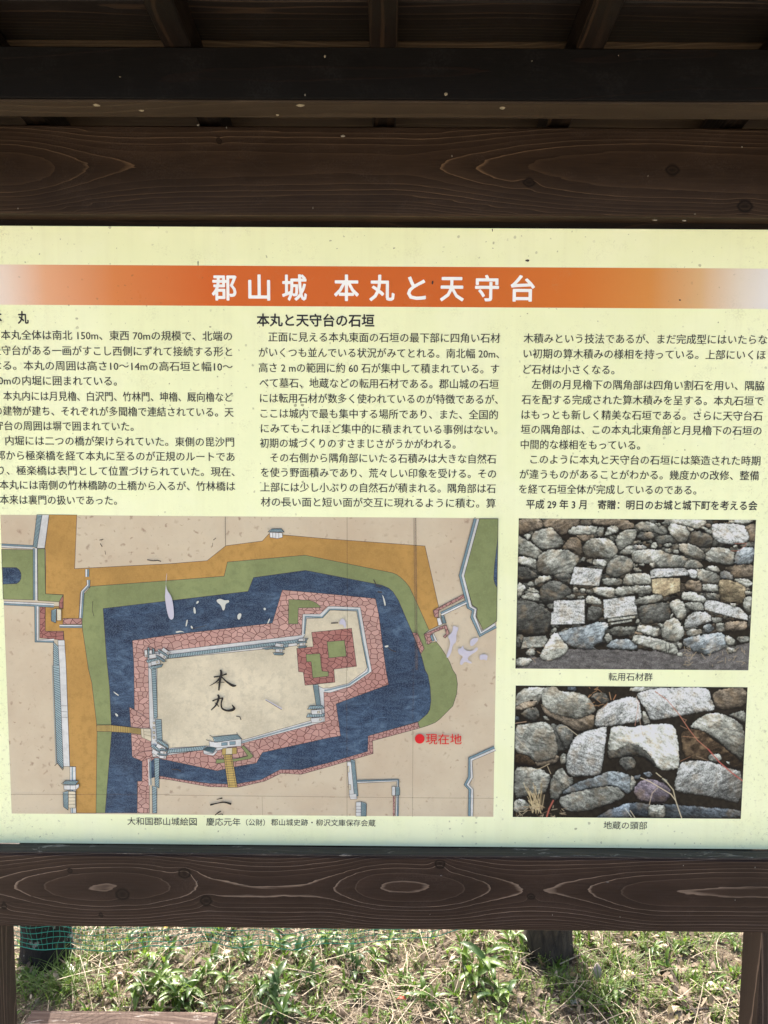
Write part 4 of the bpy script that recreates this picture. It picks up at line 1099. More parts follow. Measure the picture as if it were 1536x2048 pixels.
S2 = '''w:I65,180 200,90 430,80 420,180 370,250 350,290 150,370 65,360
b:I65,330 200,250 350,250 300,320 150,380 65,370
U:I690,125 720,75 800,75 830,140
d:I970,200 1110,135 1200,190 1230,260 1150,300 1060,260
b:I360,290 420,300 700,430 1040,400 1035,560 1000,620 850,640 740,590 600,500 430,430
w:I385,250 400,100 480,75 560,85 620,140 830,145 960,210 1050,340 1040,400 960,440 840,480 700,460 520,410 400,320
d:I110,420 200,360 300,325 350,370 370,440 300,520 200,480
U:I60,440 110,450 120,500 60,500
g:I410,430 480,470 490,500 410,490
n:I55,900 160,900 260,950 330,1060 60,1060
b:I300,1000 560,900 620,960 500,1060 330,1070
d:I490,540 560,530 700,700 690,880 560,900 500,700
g:I55,560 200,540 300,520 420,505 500,560 560,680 600,880 540,970 350,1010 270,990 230,920 60,900
d:I550,560 650,530 780,640 770,760 690,880 600,700
g:I610,920 690,890 690,1030 620,1040
w:I45,1470 160,1450 270,1560 200,1600 40,1640
g:I50,1060 250,1075 400,1100 500,1180 470,1300 430,1400 200,1420 50,1460
g:J0,85 500,83 100,150 0,140
W:I1040,580 1045,460 1080,370 1220,270 J0,200 90,220 140,360 135,500 60,520 0,530 I1180,575
w:J145,370 200,410 255,530 160,550
W:J70,180 200,120 330,100 600,92 950,90 990,200 1045,340 1030,370 700,420 400,480 260,500 200,380 130,260
b:J1000,190 1050,130 1250,90 1430,100 1425,330 1150,370 1060,350
g:J1200,440 1300,390 1420,370 1415,550 1310,470
n:J620,640 740,590 900,620 1000,720 1100,780 1390,1020 1385,1100 1100,1040 800,1000 650,940
w:J720,580 800,500 920,420 1000,400 1080,405 1250,460 1410,570 1390,1000 1230,880 1150,800 1050,730 900,620
g:J960,920 1100,900 1130,970 1080,1010 970,990
w:J1175,990 1225,1000 1220,1050
d:I1340,960 J0,930 80,1000 50,1090 I1420,1120 1350,1050
W:I840,670 950,625 1060,600 1150,565 1190,580 1170,760 1150,940 1120,1130 1080,1170 900,1180 760,1190 690,1120 690,960 760,750
w:I1215,700 1240,590 1340,560 1440,580 J20,580 250,545 480,530 560,600 600,800 605,1080 500,1105 400,1110 300,1060 220,970 130,930 0,925 I1440,930 1330,950 1210,970 1200,880
d:I1205,870 1330,850 J0,770 110,800 230,900 330,1050 300,1060 220,970 130,930 0,925 I1440,930 1330,950 1210,970
g:I480,1430 500,1200 640,1050 700,1180 780,1200 780,1280 620,1400 580,1490
U:I1050,1690 1200,1600 1536,1480 1536,1695 1050,1695
U:J0,1490 230,1530 460,1520 900,1560 1370,1590 1365,1700 0,1695
g:J230,1530 430,1530 440,1640 400,1700 210,1700
u:I620,1390 770,1280 1040,1190 1240,1110 1450,1150 1510,1230 J60,1290 60,1330 0,1380 I1440,1400 1300,1300 1000,1330 700,1400
g:I600,1450 720,1395 1000,1330 1300,1290 1440,1430 1200,1530 1000,1590 850,1620 700,1610 620,1550
U:J150,1140 230,1120 280,1160 220,1210
U:J40,1180 130,1150 110,1220 50,1230
w:J0,1170 40,1190 80,1260 0,1390
p:J40,1360 110,1240 250,1210 420,1260 515,1370 470,1470 400,1510 200,1500 90,1460
g:J360,1200 440,1210 500,1290 420,1260
W:J545,1280 580,1130 620,1010 760,985 900,990 1050,1020 1200,1080 1385,1130 1370,1520 1100,1460 780,1400 560,1370'''.split('\n')
L2 = [('J310,140 450,240 520,320 600,420 720,600 830,740 960,850', 1.5, (.33, .17, .12)), ('J960,850 1100,1010 1240,1130 1385,1240', 2.2, (.32, .11, .09)), ('J640,470 690,490 670,520', .8, (.3, .2, .14)), ('J700,600 620,560', .8, (.3, .2, .14)), ('J850,710 650,690', .8, (.35, .22, .14)),
      ('J130,1200 250,1250 400,1340 500,1400 560,1480 600,1600 635,1700', 1.6, (.45, .40, .30)), ('J320,1140 440,1240 530,1350 560,1480', 1.6, (.42, .38, .28)), ('J350,1310 270,1390 235,1530', 1.1, (.40, .34, .26)), ('J80,200 100,380 120,500 150,650 170,700', .9, (.35, .28, .22)), ('J110,250 60,560', .8, (.40, .25, .2)), ('J0,1600 60,1690', 1, (.5, .45, .35)),
      ('J810,930 960,990', .9, (.25, .2, .15)), ('J610,1000 740,940', .9, (.25, .15, .1)), ('I530,1480 480,1580 450,1680', 3, (.30, .12, .09)), ('I70,690 150,790 230,860', .9, (.4, .37, .3)), ('I600,580 690,570 830,680', 1, (.45, .40, .3)), ('I270,1105 360,1090 480,1030', 1.1, (.42, .36, .26)), ('I460,1060 500,1150', 1, (.42, .36, .26)), ('I1410,1570 1490,1680', 1, (.5, .48, .4)), ('I1300,180 1270,240', 1, (.45, .25, .14)), ('I1220,150 1240,240', 1, (.4, .28, .18)), ('I60,530 200,510', 1, (.4, .3, .22))]
for k in range(34):
    x = rs.uniform(270, 420); L2.append(('I%.0f,%.0f %.0f,%.0f' % (x, rs.uniform(1560, 1640), x + rs.uniform(-150, 60), rs.uniform(1250, 1560)), rs.uniform(.8, 1.8), rs.choice([(.40, .34, .22), (.22, .18, .11), (.33, .28, .19)])))
for k in range(40):
    x = rs.uniform(60, 700); y = rs.uniform(1560, 1690); L2.append(('I%.0f,%.0f %.0f,%.0f' % (x, y, x + rs.uniform(-110, 110), y + rs.uniform(-50, 50)), .9, rs.choice([(.40, .35, .26), (.2, .15, .1)])))
for k in range(24):
    x = rs.uniform(950, 1200); y = rs.uniform(100, 330); L2.append(('I%.0f,%.0f %.0f,%.0f' % (x, y, x + rs.uniform(-60, 60), y + rs.uniform(-50, 50)), .8, (.33, .22, .13)))
photo_print('stone_head_photograph', [(1030.7, 1371.5), (1495, 1374), (1481.5, 1637.5), (1026, 1634)], S2, L2, (490, 284), label='colour photograph of a stone head hidden under an arched block', fill=0, seed=90, tone=1.05, expand=1.0)

# ------------------------------------------------------------------ vegetation and litter behind the board
def gh(x, y): return float(ground_h(np.array([x]), np.array([y]))[0])
def leaf_mat(name, c1, c2, trans=.35, rough=.45, tip=None):
    m = M(name); co = m.obj()
    t = m.n('Attribute', attribute_name='tint').outputs['Fac']
    oi = m.n('ObjectInfo').outputs['Random']
    f = m.math('FRACT', m.math('ADD', t, oi))
    c = m.mix(f, c1, c2)
    n = m.noise(co, 120, 3, .6); c = m.mix(m.math('MULTIPLY', n, .35), c, tuple(v * .6 for v in c1))
    m.color(c); m.rough(rough); m.b.inputs['Specular IOR Level'].default_value = .30
    if trans:
        tr = m.n('BsdfTranslucent'); m.l(m.mix(.6, c, (min(.9, c2[0] * 2.0), min(.9, c2[1] * 2.1), c2[2] * 1.0)), tr.inputs['Color'])
        mx = m.n('MixShader'); mx.inputs[0].default_value = trans
        m.l(m.b.outputs[0], mx.inputs[1]); m.l(tr.outputs[0], mx.inputs[2]); m.l(mx.outputs[0], m.out.inputs['Surface'])
    return m.m
m_leafA = leaf_mat('broad_weed_leaf', (.065, .125, .022), (.14, .215, .04), .28, .38)
m_leafD = leaf_mat('dark_weed_leaf', (.045, .095, .035), (.09, .15, .05), .3, .36)
m_grass = leaf_mat('grass_blade', (.07, .125, .025), (.14, .20, .05), .3, .5)
m_moss = leaf_mat('fine_weed', (.09, .15, .03), (.17, .23, .05), .3, .6)
m_straw = leaf_mat('dry_straw', (.10, .07, .045), (.50, .415, .30), .1, .6)
m_litter = leaf_mat('dead_leaf', (.07, .045, .03), (.45, .36, .27), .1, .7)
m_peb = leaf_mat('pebble_stone', (.08, .065, .045), (.34, .29, .22), 0, .8)

def tube(pts, rad, nside=6):
    V = []; F = []; n = len(pts)
    for k, p in enumerate(pts):
        a = Vector(pts[max(k - 1, 0)]); b = Vector(pts[min(k + 1, n - 1)]); d = (b - a).normalized()
        u = d.cross(Vector((0, 0, 1))); u = u.normalized() if u.length > .01 else Vector((1, 0, 0)); v = d.cross(u)
        rr_ = rad[k] if isinstance(rad, (list, tuple)) else rad
        for q in range(nside):
            an = q / nside * 6.2832; w = Vector(p) + (u * math.cos(an) + v * math.sin(an)) * rr_; V.append(tuple(w))
    for k in range(n - 1):
        for q in range(nside): F.append((k * nside + q, k * nside + (q + 1) % nside, (k + 1) * nside + (q + 1) % nside, (k + 1) * nside + q))
    F.append(tuple(range(nside))[::-1]); F.append(tuple((n - 1) * nside + q for q in range(nside)))
    return V, F
class Soup:
    def __init__(s): s.V = []; s.F = []; s.T = []; s.n = 0
    def add(s, V, F, t):
        s.V.append(np.asarray(V, float)); s.F += [tuple(i + s.n for i in f) for f in F]; s.T += [t] * len(V); s.n += len(V)
    def obj(s, name, mat, parent=None, smooth=True): return mesh_obj(name, np.concatenate(s.V), s.F, mat, parent, attrs={'tint': np.array(s.T)}, smooth=smooth)
def ribbon(p0, d, up, L, w, n=5, curl=.0, droop=.5, fold=.0, shape='leaf', side=0):
    """arched blade: returns verts, faces. d = horizontal heading, up = starting pitch"""
    hx, hy = math.cos(d), math.sin(d); sx, sy = -hy, hx
    V = []; x, y, z = p0; a = up; st = L / n
    for k in range(n + 1):
        t = k / n
        if shape == 'leaf': ww = w * (math.sin(math.pi * min(1, (.12 + .88 * t))) ** .8) * (1 if k < n else 0) if k else w * .25
        elif shape == 'stem': ww = w
        else: ww = w * (1 - t ** 2 * .9)
        ww = max(ww, w * .04) / 2
        V += [(x + sx * ww, y + sy * ww, z + fold * ww), (x, y, z), (x - sx * ww, y - sy * ww, z + fold * ww)]
        x += math.cos(a) * hx * st + sx * side * st * t; y += math.cos(a) * hy * st + sy * side * st * t; z += math.sin(a) * st
        a -= droop / n; 
    F = []
    for k in range(n):
        b = k * 3; F += [(b, b + 1, b + 4, b + 3), (b + 1, b + 2, b + 5, b + 4)]
    return V, F

# shared lance-shaped leaf meshes for the broad weeds
def leaf_mesh(L, w, up, droop, fold, mat, side=0):
    V, F = ribbon((0, 0, 0), 0, up, L, w, 6, droop=droop, fold=fold, side=side)
    me = bpy.data.meshes.new('leaf'); me.from_pydata(V, [], F); me.materials.append(mat)
    at = me.attributes.new('tint', 'FLOAT', 'POINT'); at.data.foreach_set('value', np.full(len(V), random.random(), np.float32))
    me.polygons.foreach_set('use_smooth', np.ones(len(F), bool)); me.update(); return me
LM = [leaf_mesh(L, w, R(up), R(dr), .5, mt, sd_) for mt in (m_leafA, m_leafD) for (L, w, up, dr, sd_) in
      ((.046, .0115, 50, 75, .1), (.056, .0125, 38, 70, -.15), (.040, .0105, 66, 50, .0), (.052, .011, 24, 50, .2), (.034, .010, 15, 40, -.1))]
def weed(px, py, s, n, label, dark=False, group=None, stems=3):
    x, y = G(px, py, .02); z = gh(x, y) - .004
    e = empty('weed_plant', (x, y, z)); tag(e, label, 'weed', group)
    rr = random.Random(int(px * 7 + py))
    S = Soup(); heads = []
    for k in range(stems):
        a = rr.random() * 6.28; off = rr.uniform(0, .028) * s; L = rr.uniform(.03, .06) * s
        bx, by = math.cos(a) * off, math.sin(a) * off
        V, F = tube([(bx, by, 0), (bx + math.cos(a) * L * .1, by + math.sin(a) * L * .1, L * .5), (bx + math.cos(a) * L * .2, by + math.sin(a) * L * .2, L)], [.0018, .0014, .0010], 5)
        st = mesh_obj('stem', V, F, m_leafD, None, attrs={'tint': np.full(len(V), .3)}); st.parent = e
        heads.append((bx + math.cos(a) * L * .2, by + math.sin(a) * L * .2, L))
    for k in range(n):
        hx, hy, hl = heads[k % stems]
        lf = bpy.data.objects.new('leaf', LM[rr.randrange(5) + (5 if dark or rr.random() < .25 else 0)])
        t = rr.uniform(.15, 1.0)
        lf.location = (hx * t, hy * t, hl * t * .98); lf.rotation_euler = (rr.uniform(-.3, .3), rr.uniform(-.25, .25), k * 2.4 + rr.uniform(-.4, .4))
        q = s * rr.uniform(.75, 1.25); lf.scale = (q, q * rr.uniform(.85, 1.2), q)
        COL.objects.link(lf); lf.parent = e
    return e
GW = 'broad-leaved weeds behind the board'
weeds = [
 (300, 1975, 1.3, 14, 'bright leafy weed clump standing just right of the bare soil patch', 0, 4), (335, 1955, 1.1, 10, 'upright weed with narrow pale leaves just behind the bright leafy clump', 0, 3),
 (390, 1975, 1.15, 14, 'broad spreading weed clump between the soil patch and the middle of the bank', 0, 4), (365, 2000, .95, 12, 'low weed clump with leaves over the grey twig', 0, 3),
 (545, 2005, 1.35, 16, 'tall weed clump with blue-green leaves, nearest the front edge of the bank', 1, 4), (560, 2035, 1.0, 10, 'weed clump cut by the lower edge, below the tall blue-green clump', 0, 3),
 (430, 1925, .95, 10, 'weed clump with leaves poking through the green netting, above the spreading clump', 0, 3), (598, 1905, 1.05, 12, 'dark rosette weed under the end of the netting', 1, 3),
 (715, 1935, 1.1, 12, 'glossy dark weed rosette on brown litter, halfway along the bank', 1, 3), (950, 1950, 1.45, 18, 'largest fresh green weed clump, left of the right-hand tree trunk', 0, 5),
 (990, 1990, 1.15, 14, 'lower lobe of fresh green weed in front of the largest clump', 0, 4), (855, 2000, 1.1, 12, 'small weed beside the red fallen leaf', 0, 3),
 (1035, 1900, .9, 9, 'pale weed growing against the left side of the right-hand trunk', 0, 3), (245, 1890, 1.0, 10, 'grassy weed seen through the netting near the left trunk', 0, 3),
 (490, 1900, .95, 10, 'low weed hidden behind the middle of the netting', 1, 3), (650, 1890, .9, 9, 'weed with thin leaves under the lower rail, halfway along', 0, 3),
 (1000, 2042, .9, 8, 'sprig of weed at the lower edge below the fresh green clump', 0, 2), (780, 1900, .9, 9, 'pale weed under the rail left of the fresh green clump', 0, 3),
 (430, 2010, .8, 8, 'small pointed weed near the right end of the old timber', 0, 2), (1300, 1900, .85, 8, 'small weed among straw to the right of the trunk', 0, 2)]
weeds = [(a, b, c * 1.05, int(d * 1.2), e_, f, g) for a, b, c, d, e_, f, g in weeds]
weeds += [
 (320, 1930, 1.1, 14, 'weed with lit yellow-green leaves just under the netting edge, above the bright leafy clump', 0, 4), (350, 1985, 1.2, 16, 'dense heart of the leafy clump left of the soil bare of weeds', 0, 4),
 (405, 1945, 1.0, 12, 'weed tucked between the netting and the broad spreading clump', 0, 3), (520, 1975, 1.0, 12, 'weed behind the tall blue-green clump', 0, 3), (460, 1960, .9, 10, 'single-stemmed weed between the spreading clump and the tall clump', 0, 3),
 (620, 1960, 1.0, 12, 'weed in brown litter below the rosette at the end of the netting', 1, 3), (680, 1905, 1.0, 12, 'weed in the tall grass under the middle of the rail', 0, 3), (742, 1915, .9, 10, 'weed directly behind the glossy dark rosette', 0, 3),
 (930, 1920, 1.1, 14, 'weed rising behind the largest fresh green clump', 0, 4), (1020, 1880, 1.1, 12, 'weed with long leaves right under the rail beside the right-hand trunk', 0, 4), (1230, 1985, .9, 9, 'weed in grass in front of the pale tan fallen leaf', 0, 3),
 (560, 1890, 1.0, 12, 'sunlit weed seen through the netting near its middle', 0, 3), (340, 1900, 1.0, 12, 'sunlit weed behind the netting above the leafy clump', 0, 4), (60, 1935, .9, 10, 'weed sprouting between the left post and the black trunk', 1, 3),
 (380, 2035, .7, 8, 'weed poking up behind the right half of the old timber', 0, 3), (900, 2035, .8, 8, 'lone weed at the lower edge, below the red leaf', 0, 2), (1340, 1930, .9, 10, 'weed between the trunk and the curled grey-brown leaf', 0, 3), (1440, 1960, .8, 9, 'weed at the inner side of the right-hand post', 0, 3)]
for w in weeds: weed(w[0], w[1], w[2], w[3], w[4], bool(w[5]), GW, w[6])

# stuff: grass, fine weeds, straw, litter, pebbles --------------------------------
def scatter(n, seed, near=.75, dens=None):
    r = np.random.default_rng(seed); out = []
    while len(out) < n:
        if r.random() < near: x = r.uniform(-1.15, 1.15); y = r.uniform(1.62, 2.75)
        else: x = r.uniform(-3, 3); y = 1.5 + r.random() ** 1.6 * 6
        if dens is not None and r.random() > dens(x, y): continue
        out.append((x, y))
    a = np.array(out); return a, ground_h(a[:, 0], a[:, 1]), r
def patch(x, y, s, seed, lo, hi): return float(np.clip((fbm(np.array([x * s]), np.array([y * s]), seed, 2)[0] - lo) / (hi - lo), 0, 1))
def grass_d(x, y):
    p = patch(x, y, 3.2, 70, .45, .62); right = np.clip((x - .35) * 2.2, 0, .8); return min(1, .10 + p * .6 + right * patch(x, y, 5, 71, .35, .6))
S = Soup(); pts, hz, r = scatter(2400, 41, dens=grass_d)
for (x, y), z in zip(pts, hz):
    for k in range(3):
        V, F = ribbon((x + r.normal() * .008, y + r.normal() * .008, z - .003), r.random() * 6.28, R(r.uniform(45, 88)), r.uniform(.02, .075), r.uniform(.0014, .0028), 4, droop=r.uniform(.2, 1.6), fold=.3, shape='blade', side=r.normal() * .15)
        S.add(V, F, r.random())
# small seedlings with broad leaves
S2_ = Soup(); pts, hz, r2 = scatter(640, 57, dens=lambda x, y: .15 + .85 * patch(x, y, 4, 90, .42, .6))
for (x, y), z in zip(pts, hz):
    d0 = r2.random() * 6.28
    for k in range(int(r2.integers(4, 9))):
        V, F = ribbon((x, y, z + r2.uniform(0, .012)), d0 + k * 2.4, R(r2.uniform(15, 75)), r2.uniform(.018, .045), r2.uniform(.005, .0095), 5, droop=r2.uniform(.3, 1.3), fold=.5)
        S2_.add(V, F, r2.random())
# longer grass tuft left of the soil patch
for cx, cy, n, L in ((130, 1975, 60, .16), (95, 1985, 40, .13), (215, 1905, 30, .12), (1170, 1975, 60, .10), (1210, 1990, 50, .09), (1290, 1870, 40, .12), (700, 1880, 30, .10), (60, 2000, 30, .12), (1240, 1935, 40, .1), (1400, 1890, 40, .1), (1120, 1960, 30, .07)):
    for k in range(n):
        x, y = G(cx + r.normal() * 22, cy + r.normal() * 9, 0)
        V, F = ribbon((x, y, gh(x, y) - .004), r.random() * 6.28, R(r.uniform(40, 85)), L * r.uniform(.5, 1.15), .0034, 6, droop=r.uniform(.6, 1.9), fold=.4, shape='blade', side=r.normal() * .12)
        S.add(V, F, r.random())
tag(S2_.obj('seedlings', m_leafA), 'small broad-leaved seedlings dotted over the bank', 'seedlings', kind='stuff')
tag(S.obj('grass', m_grass), 'short green grass scattered over the dry bank behind the board', 'grass', kind='stuff')
# fine feathery weeds: yellow-green mounds
S = Soup(); pts, hz, r = scatter(900, 43, dens=lambda x, y: min(1, .06 + np.clip((x - .25) * 1.6, 0, .8) * patch(x, y, 4, 73, .4, .55) + .35 * patch(x, y, 4.2, 74, .52, .62)))
for cx, cy, n in ((1085, 1915, 16), (1110, 1925, 14), (1060, 1905, 10), (1390, 1950, 12), (1300, 2000, 12), (1250, 1975, 10), (210, 1990, 8), (1420, 1990, 10)):
    for k in range(n):
        x, y = G(cx + r.normal() * 14, cy + r.normal() * 8, 0); pts = np.vstack([pts, (x, y)]); hz = np.append(hz, gh(x, y))
for (x, y), z in zip(pts, hz):
    for k in range(3):
        d = r.random() * 6.28; L = r.uniform(.02, .05); up = R(r.uniform(55, 90))
        V, F = ribbon((x, y, z), d, up, L, .0012, 2, droop=.2, shape='stem'); S.add(V, F, .2)
        for q in range(8):
            t = (q + 1) / 8
            V, F = ribbon((x + math.cos(d) * math.cos(up) * L * t, y + math.sin(d) * math.cos(up) * L * t, z + math.sin(up) * L * t), r.random() * 6.28, R(r.uniform(-10, 50)), r.uniform(.004, .010), .0035, 2, droop=.4, fold=.2); S.add(V, F, r.random())
tag(S.obj('fine_weeds', m_moss), 'feathery yellow-green low weeds covering the right side of the bank', 'low weeds', kind='stuff')
S = Soup(); pts, hz, r = scatter(2700, 45, .8, dens=lambda x, y: .35 + .65 * patch(x, y, 2.5, 75, .35, .55))
for (x, y), z in zip(pts, hz):
    L = r.uniform(.03, .24) * (1 if r.random() < .5 else .5)
    V, F = ribbon((x, y, z + r.uniform(.001, .030)), r.random() * 6.28, R(r.uniform(-6, 22)), L, r.uniform(.0011, .0030), 6, droop=r.uniform(-.1, .6), fold=.5, shape='stem', side=r.normal() * .35)
    S.add(V, F, r.random())
tag(S.obj('dry_straw', m_straw), 'bleached dry straw and stalks lying tangled on the soil', 'straw', kind='stuff')
S = Soup(); pts, hz, r = scatter(9500, 47, .8, dens=lambda x, y: .25 + .75 * patch(x, y, 2.2, 76, .4, .6))
for (x, y), z in zip(pts, hz):
    big = r.random() < (.34 if x > .40 else .15)
    L = r.uniform(.018, .042) if big else r.uniform(.005, .015)
    V, F = ribbon((x, y, z + r.uniform(.001, .016)), r.random() * 6.28, R(r.uniform(-15, 60)), L, L * r.uniform(.3, .6), 4, droop=r.uniform(-.8, 1.4), fold=r.uniform(-.6, .9)); S.add(V, F, r.random())
tag(S.obj('leaf_litter', m_litter), 'curled brown dead leaves and crumbs littering the bank', 'leaf litter', kind='stuff')
S = Soup(); pts, hz, r = scatter(6500, 49, .85)
ico = [(0, 0, 1), (.89, 0, .45), (.28, .85, .45), (-.72, .53, .45), (-.72, -.53, .45), (.28, -.85, .45), (.72, .53, -.45), (-.28, .85, -.45), (-.89, 0, -.45), (-.28, -.85, -.45), (.72, -.53, -.45), (0, 0, -1)]
icf = [(0, 1, 2), (0, 2, 3), (0, 3, 4), (0, 4, 5), (0, 5, 1), (1, 6, 2), (2, 7, 3), (3, 8, 4), (4, 9, 5), (5, 10, 1), (6, 7, 2), (7, 8, 3), (8, 9, 4), (9, 10, 5), (10, 6, 1), (11, 7, 6), (11, 8, 7), (11, 9, 8), (11, 10, 9), (11, 6, 10)]
ica = np.array(ico)
for (x, y), z in zip(pts, hz):
    s_ = r.uniform(.0015, .0045) * (2.0 if r.random() < .05 else 1)
    S.add(ica * (1 + r.normal(size=(12, 1)) * .18) * np.array((s_ * r.uniform(.8, 1.4), s_, s_ * .7)) + np.array((x, y, z + s_ * .3)), icf, r.random())
tag(S.obj('gravel', m_peb, smooth=False), 'pebbles and crumbs of dry earth strewn over the soil', 'gravel', kind='stuff')

# single fallen things one can point at
def solid_leaf(name, px, py, L, w, col, label, cat='leaf', group=None, rot=0., up=20, curl=1.2, z=.012):
    m = M(name + '_skin'); co = m.obj(); n = m.noise(co, 90, 4, .6); m.color(m.mix(n, tuple(v * .6 for v in col), tuple(min(1, v * 1.25) for v in col))); m.rough(.6)
    x, y = G(px, py, .01); V, F = ribbon((0, 0, 0), rot, R(up), L, w, 8, droop=curl, fold=.4)
    o = mesh_obj(name, V, F, m.m, smooth=True); o.location = (x, y, gh(x, y) + z)
    md = o.modifiers.new('thick', 'SOLIDIFY'); md.thickness = .0007
    return tag(o, label, cat, group)
GL = 'fallen leaves on the bank'
solid_leaf('fallen_leaf', 812, 2002, .03, .013, (.42, .06, .02), 'small red fallen leaf lying by the weeds halfway along the bank', group=GL, rot=2.9)
solid_leaf('fallen_leaf', 328, 1868, .035, .018, (.55, .36, .05), 'yellow leaf caught behind the netting under the rail', group=GL, rot=.4, z=.03)
solid_leaf('fallen_leaf', 1250, 1962, .055, .034, (.62, .47, .33), 'large pale tan fallen leaf right of the tree trunk', group=GL, rot=.7, up=35)
solid_leaf('fallen_leaf', 1415, 1975, .05, .036, (.50, .42, .33), 'curled grey-brown fallen leaf near the right-hand post', group=GL, rot=.2, up=15)
solid_leaf('fallen_leaf', 1195, 1958, .045, .024, (.33, .27, .23), 'upright dark brown dead leaf just right of the trunk foot', group=GL, rot=1.4, up=75, curl=.6)
solid_leaf('fallen_leaf', 668, 1868, .04, .016, (.30, .50, .22), 'pale green leaf hanging in the grass under the rail', group=GL, rot=1.3, up=80, curl=.3, z=.03)
# rocks
def rock(px, py, s, label, seed, col=(.42, .40, .37)):
    m = M('rock_surface'); co = m.obj(); n = m.noise(co, 60, 4, .7); m.color(m.mix(n, tuple(v * .6 for v in col), tuple(min(1, v * 1.3) for v in col))); m.rough(.85); m.bump(n, .6, .004)
    import bmesh
    bm = bmesh.new(); bmesh.ops.create_icosphere(bm, subdivisions=3, radius=1)
    for v in bm.verts:
        c = v.co; k = 1 + (fbm(np.array([c.x * 1.5 + seed]), np.array([c.y * 1.5 + c.z]), seed, 3)[0] - .5) * .9
        v.co = Vector((c.x * k * s * 1.2, c.y * k * s, max(-.35, c.z) * k * s * .75))
    me = bpy.data.meshes.new('rock'); bm.to_mesh(me); bm.free(); me.materials.append(m.m)
    o = bpy.data.objects.new('rock', me); x, y = G(px, py, .01); o.location = (x, y, gh(x, y) + s * .15); link(o)
    return tag(o, label, 'rock', 'stones on the bank')
rock(135, 1938, .020, 'pale angular stone at the foot of the left trunk', 3, (.62, .60, .57)); rock(165, 1922, .012, 'small whitish stone right of the pale angular stone', 9, (.6, .56, .5)); rock(1150, 1990, .012, 'brown pebble in front of the right-hand trunk', 14)

# twigs
def bark(name, c1, c2, sc_=1, patch_c=None):
    m = M(name); co = m.obj(); n = m.noise(co, 30 * sc_, 5, .7, .4, (1, 1, .25)); n2 = m.noise(co, 12 * sc_, 3, .6)
    c = m.ramp(n, [(.3, c1), (.65, c2)])
    if patch_c: c = m.mix(m.ramp(m.noise(co, 26, 4, .65), [(.60, 0), (.66, 1)]), c, patch_c)
    m.color(c); m.rough(.9); m.bump(n, 1, .012); return m.m
m_twig = bark('twig_bark', (.05, .04, .035), (.14, .11, .09), 3)
def twig(pix, r0, label, mat=m_twig, z=.015):
    pts = []
    for px, py in pix: x, y = G(px, py, z); pts.append((x, y, gh(x, y) + z))
    V, F = tube(pts, [r0 * (1 - .5 * k / (len(pts) - 1)) for k in range(len(pts))])
    return tag(mesh_obj('twig', V, F, mat, smooth=True), label, 'twig', 'fallen twigs')
twig([(1478, 2007), (1440, 2013), (1405, 2011), (1370, 2013), (1345, 2018), (1325, 2024)], .0030, 'dark crooked twig reaching in from the right-hand post', z=.02)
m_tw2 = bark('dry_stalk', (.34, .27, .18), (.55, .46, .34), 3)
twig([(245, 2014), (285, 2012), (330, 2008), (372, 2010)], .0034, 'grey dry stick lying behind the old timber', m_tw2)
twig([(445, 2040), (470, 2018), (495, 1994), (512, 1972)], .0026, 'straight pale stalk slanting up to the tall blue-green weed', m_tw2, .03)
twig([(232, 1952), (236, 1985), (240, 2014)], .0016, 'thin upright straw on the bare soil patch', m_tw2, .02)
twig([(630, 1955), (575, 1940), (520, 1956)], .0022, 'pale arched stalk across the weeds in the middle', m_tw2, .05)
twig([(215, 1945), (190, 1925), (150, 1905), (130, 1880)], .0022, 'pale stalk leaning towards the left trunk', m_tw2, .03)
twig([(1120, 1925), (1180, 1900), (1240, 1890), (1300, 1880)], .0018, 'thin brown runner crossing the ground right of the trunk', m_tw2, .03)

# old timber lying in front, lower left
tim = empty('old_timber', (G(200, 2035, .03)[0], G(200, 2035, .03)[1], 0)); tag(tim, 'weathered grey-red timber lying on the ground by the left post', 'timber')
xr, yr = G(436, 2026, .055); xl, yl = G(30, 2014, .055); y0_ = (yr + yl) / 2
beam('timber_body', -.95, xr - .002, y0_ - .13, y0_ - .001, -.03, .055, m_weath, tim, 7, seg=90, ch=.004, fieldkw=dict(n=60, axis_y=-.03))
tim.name = 'old_timber'

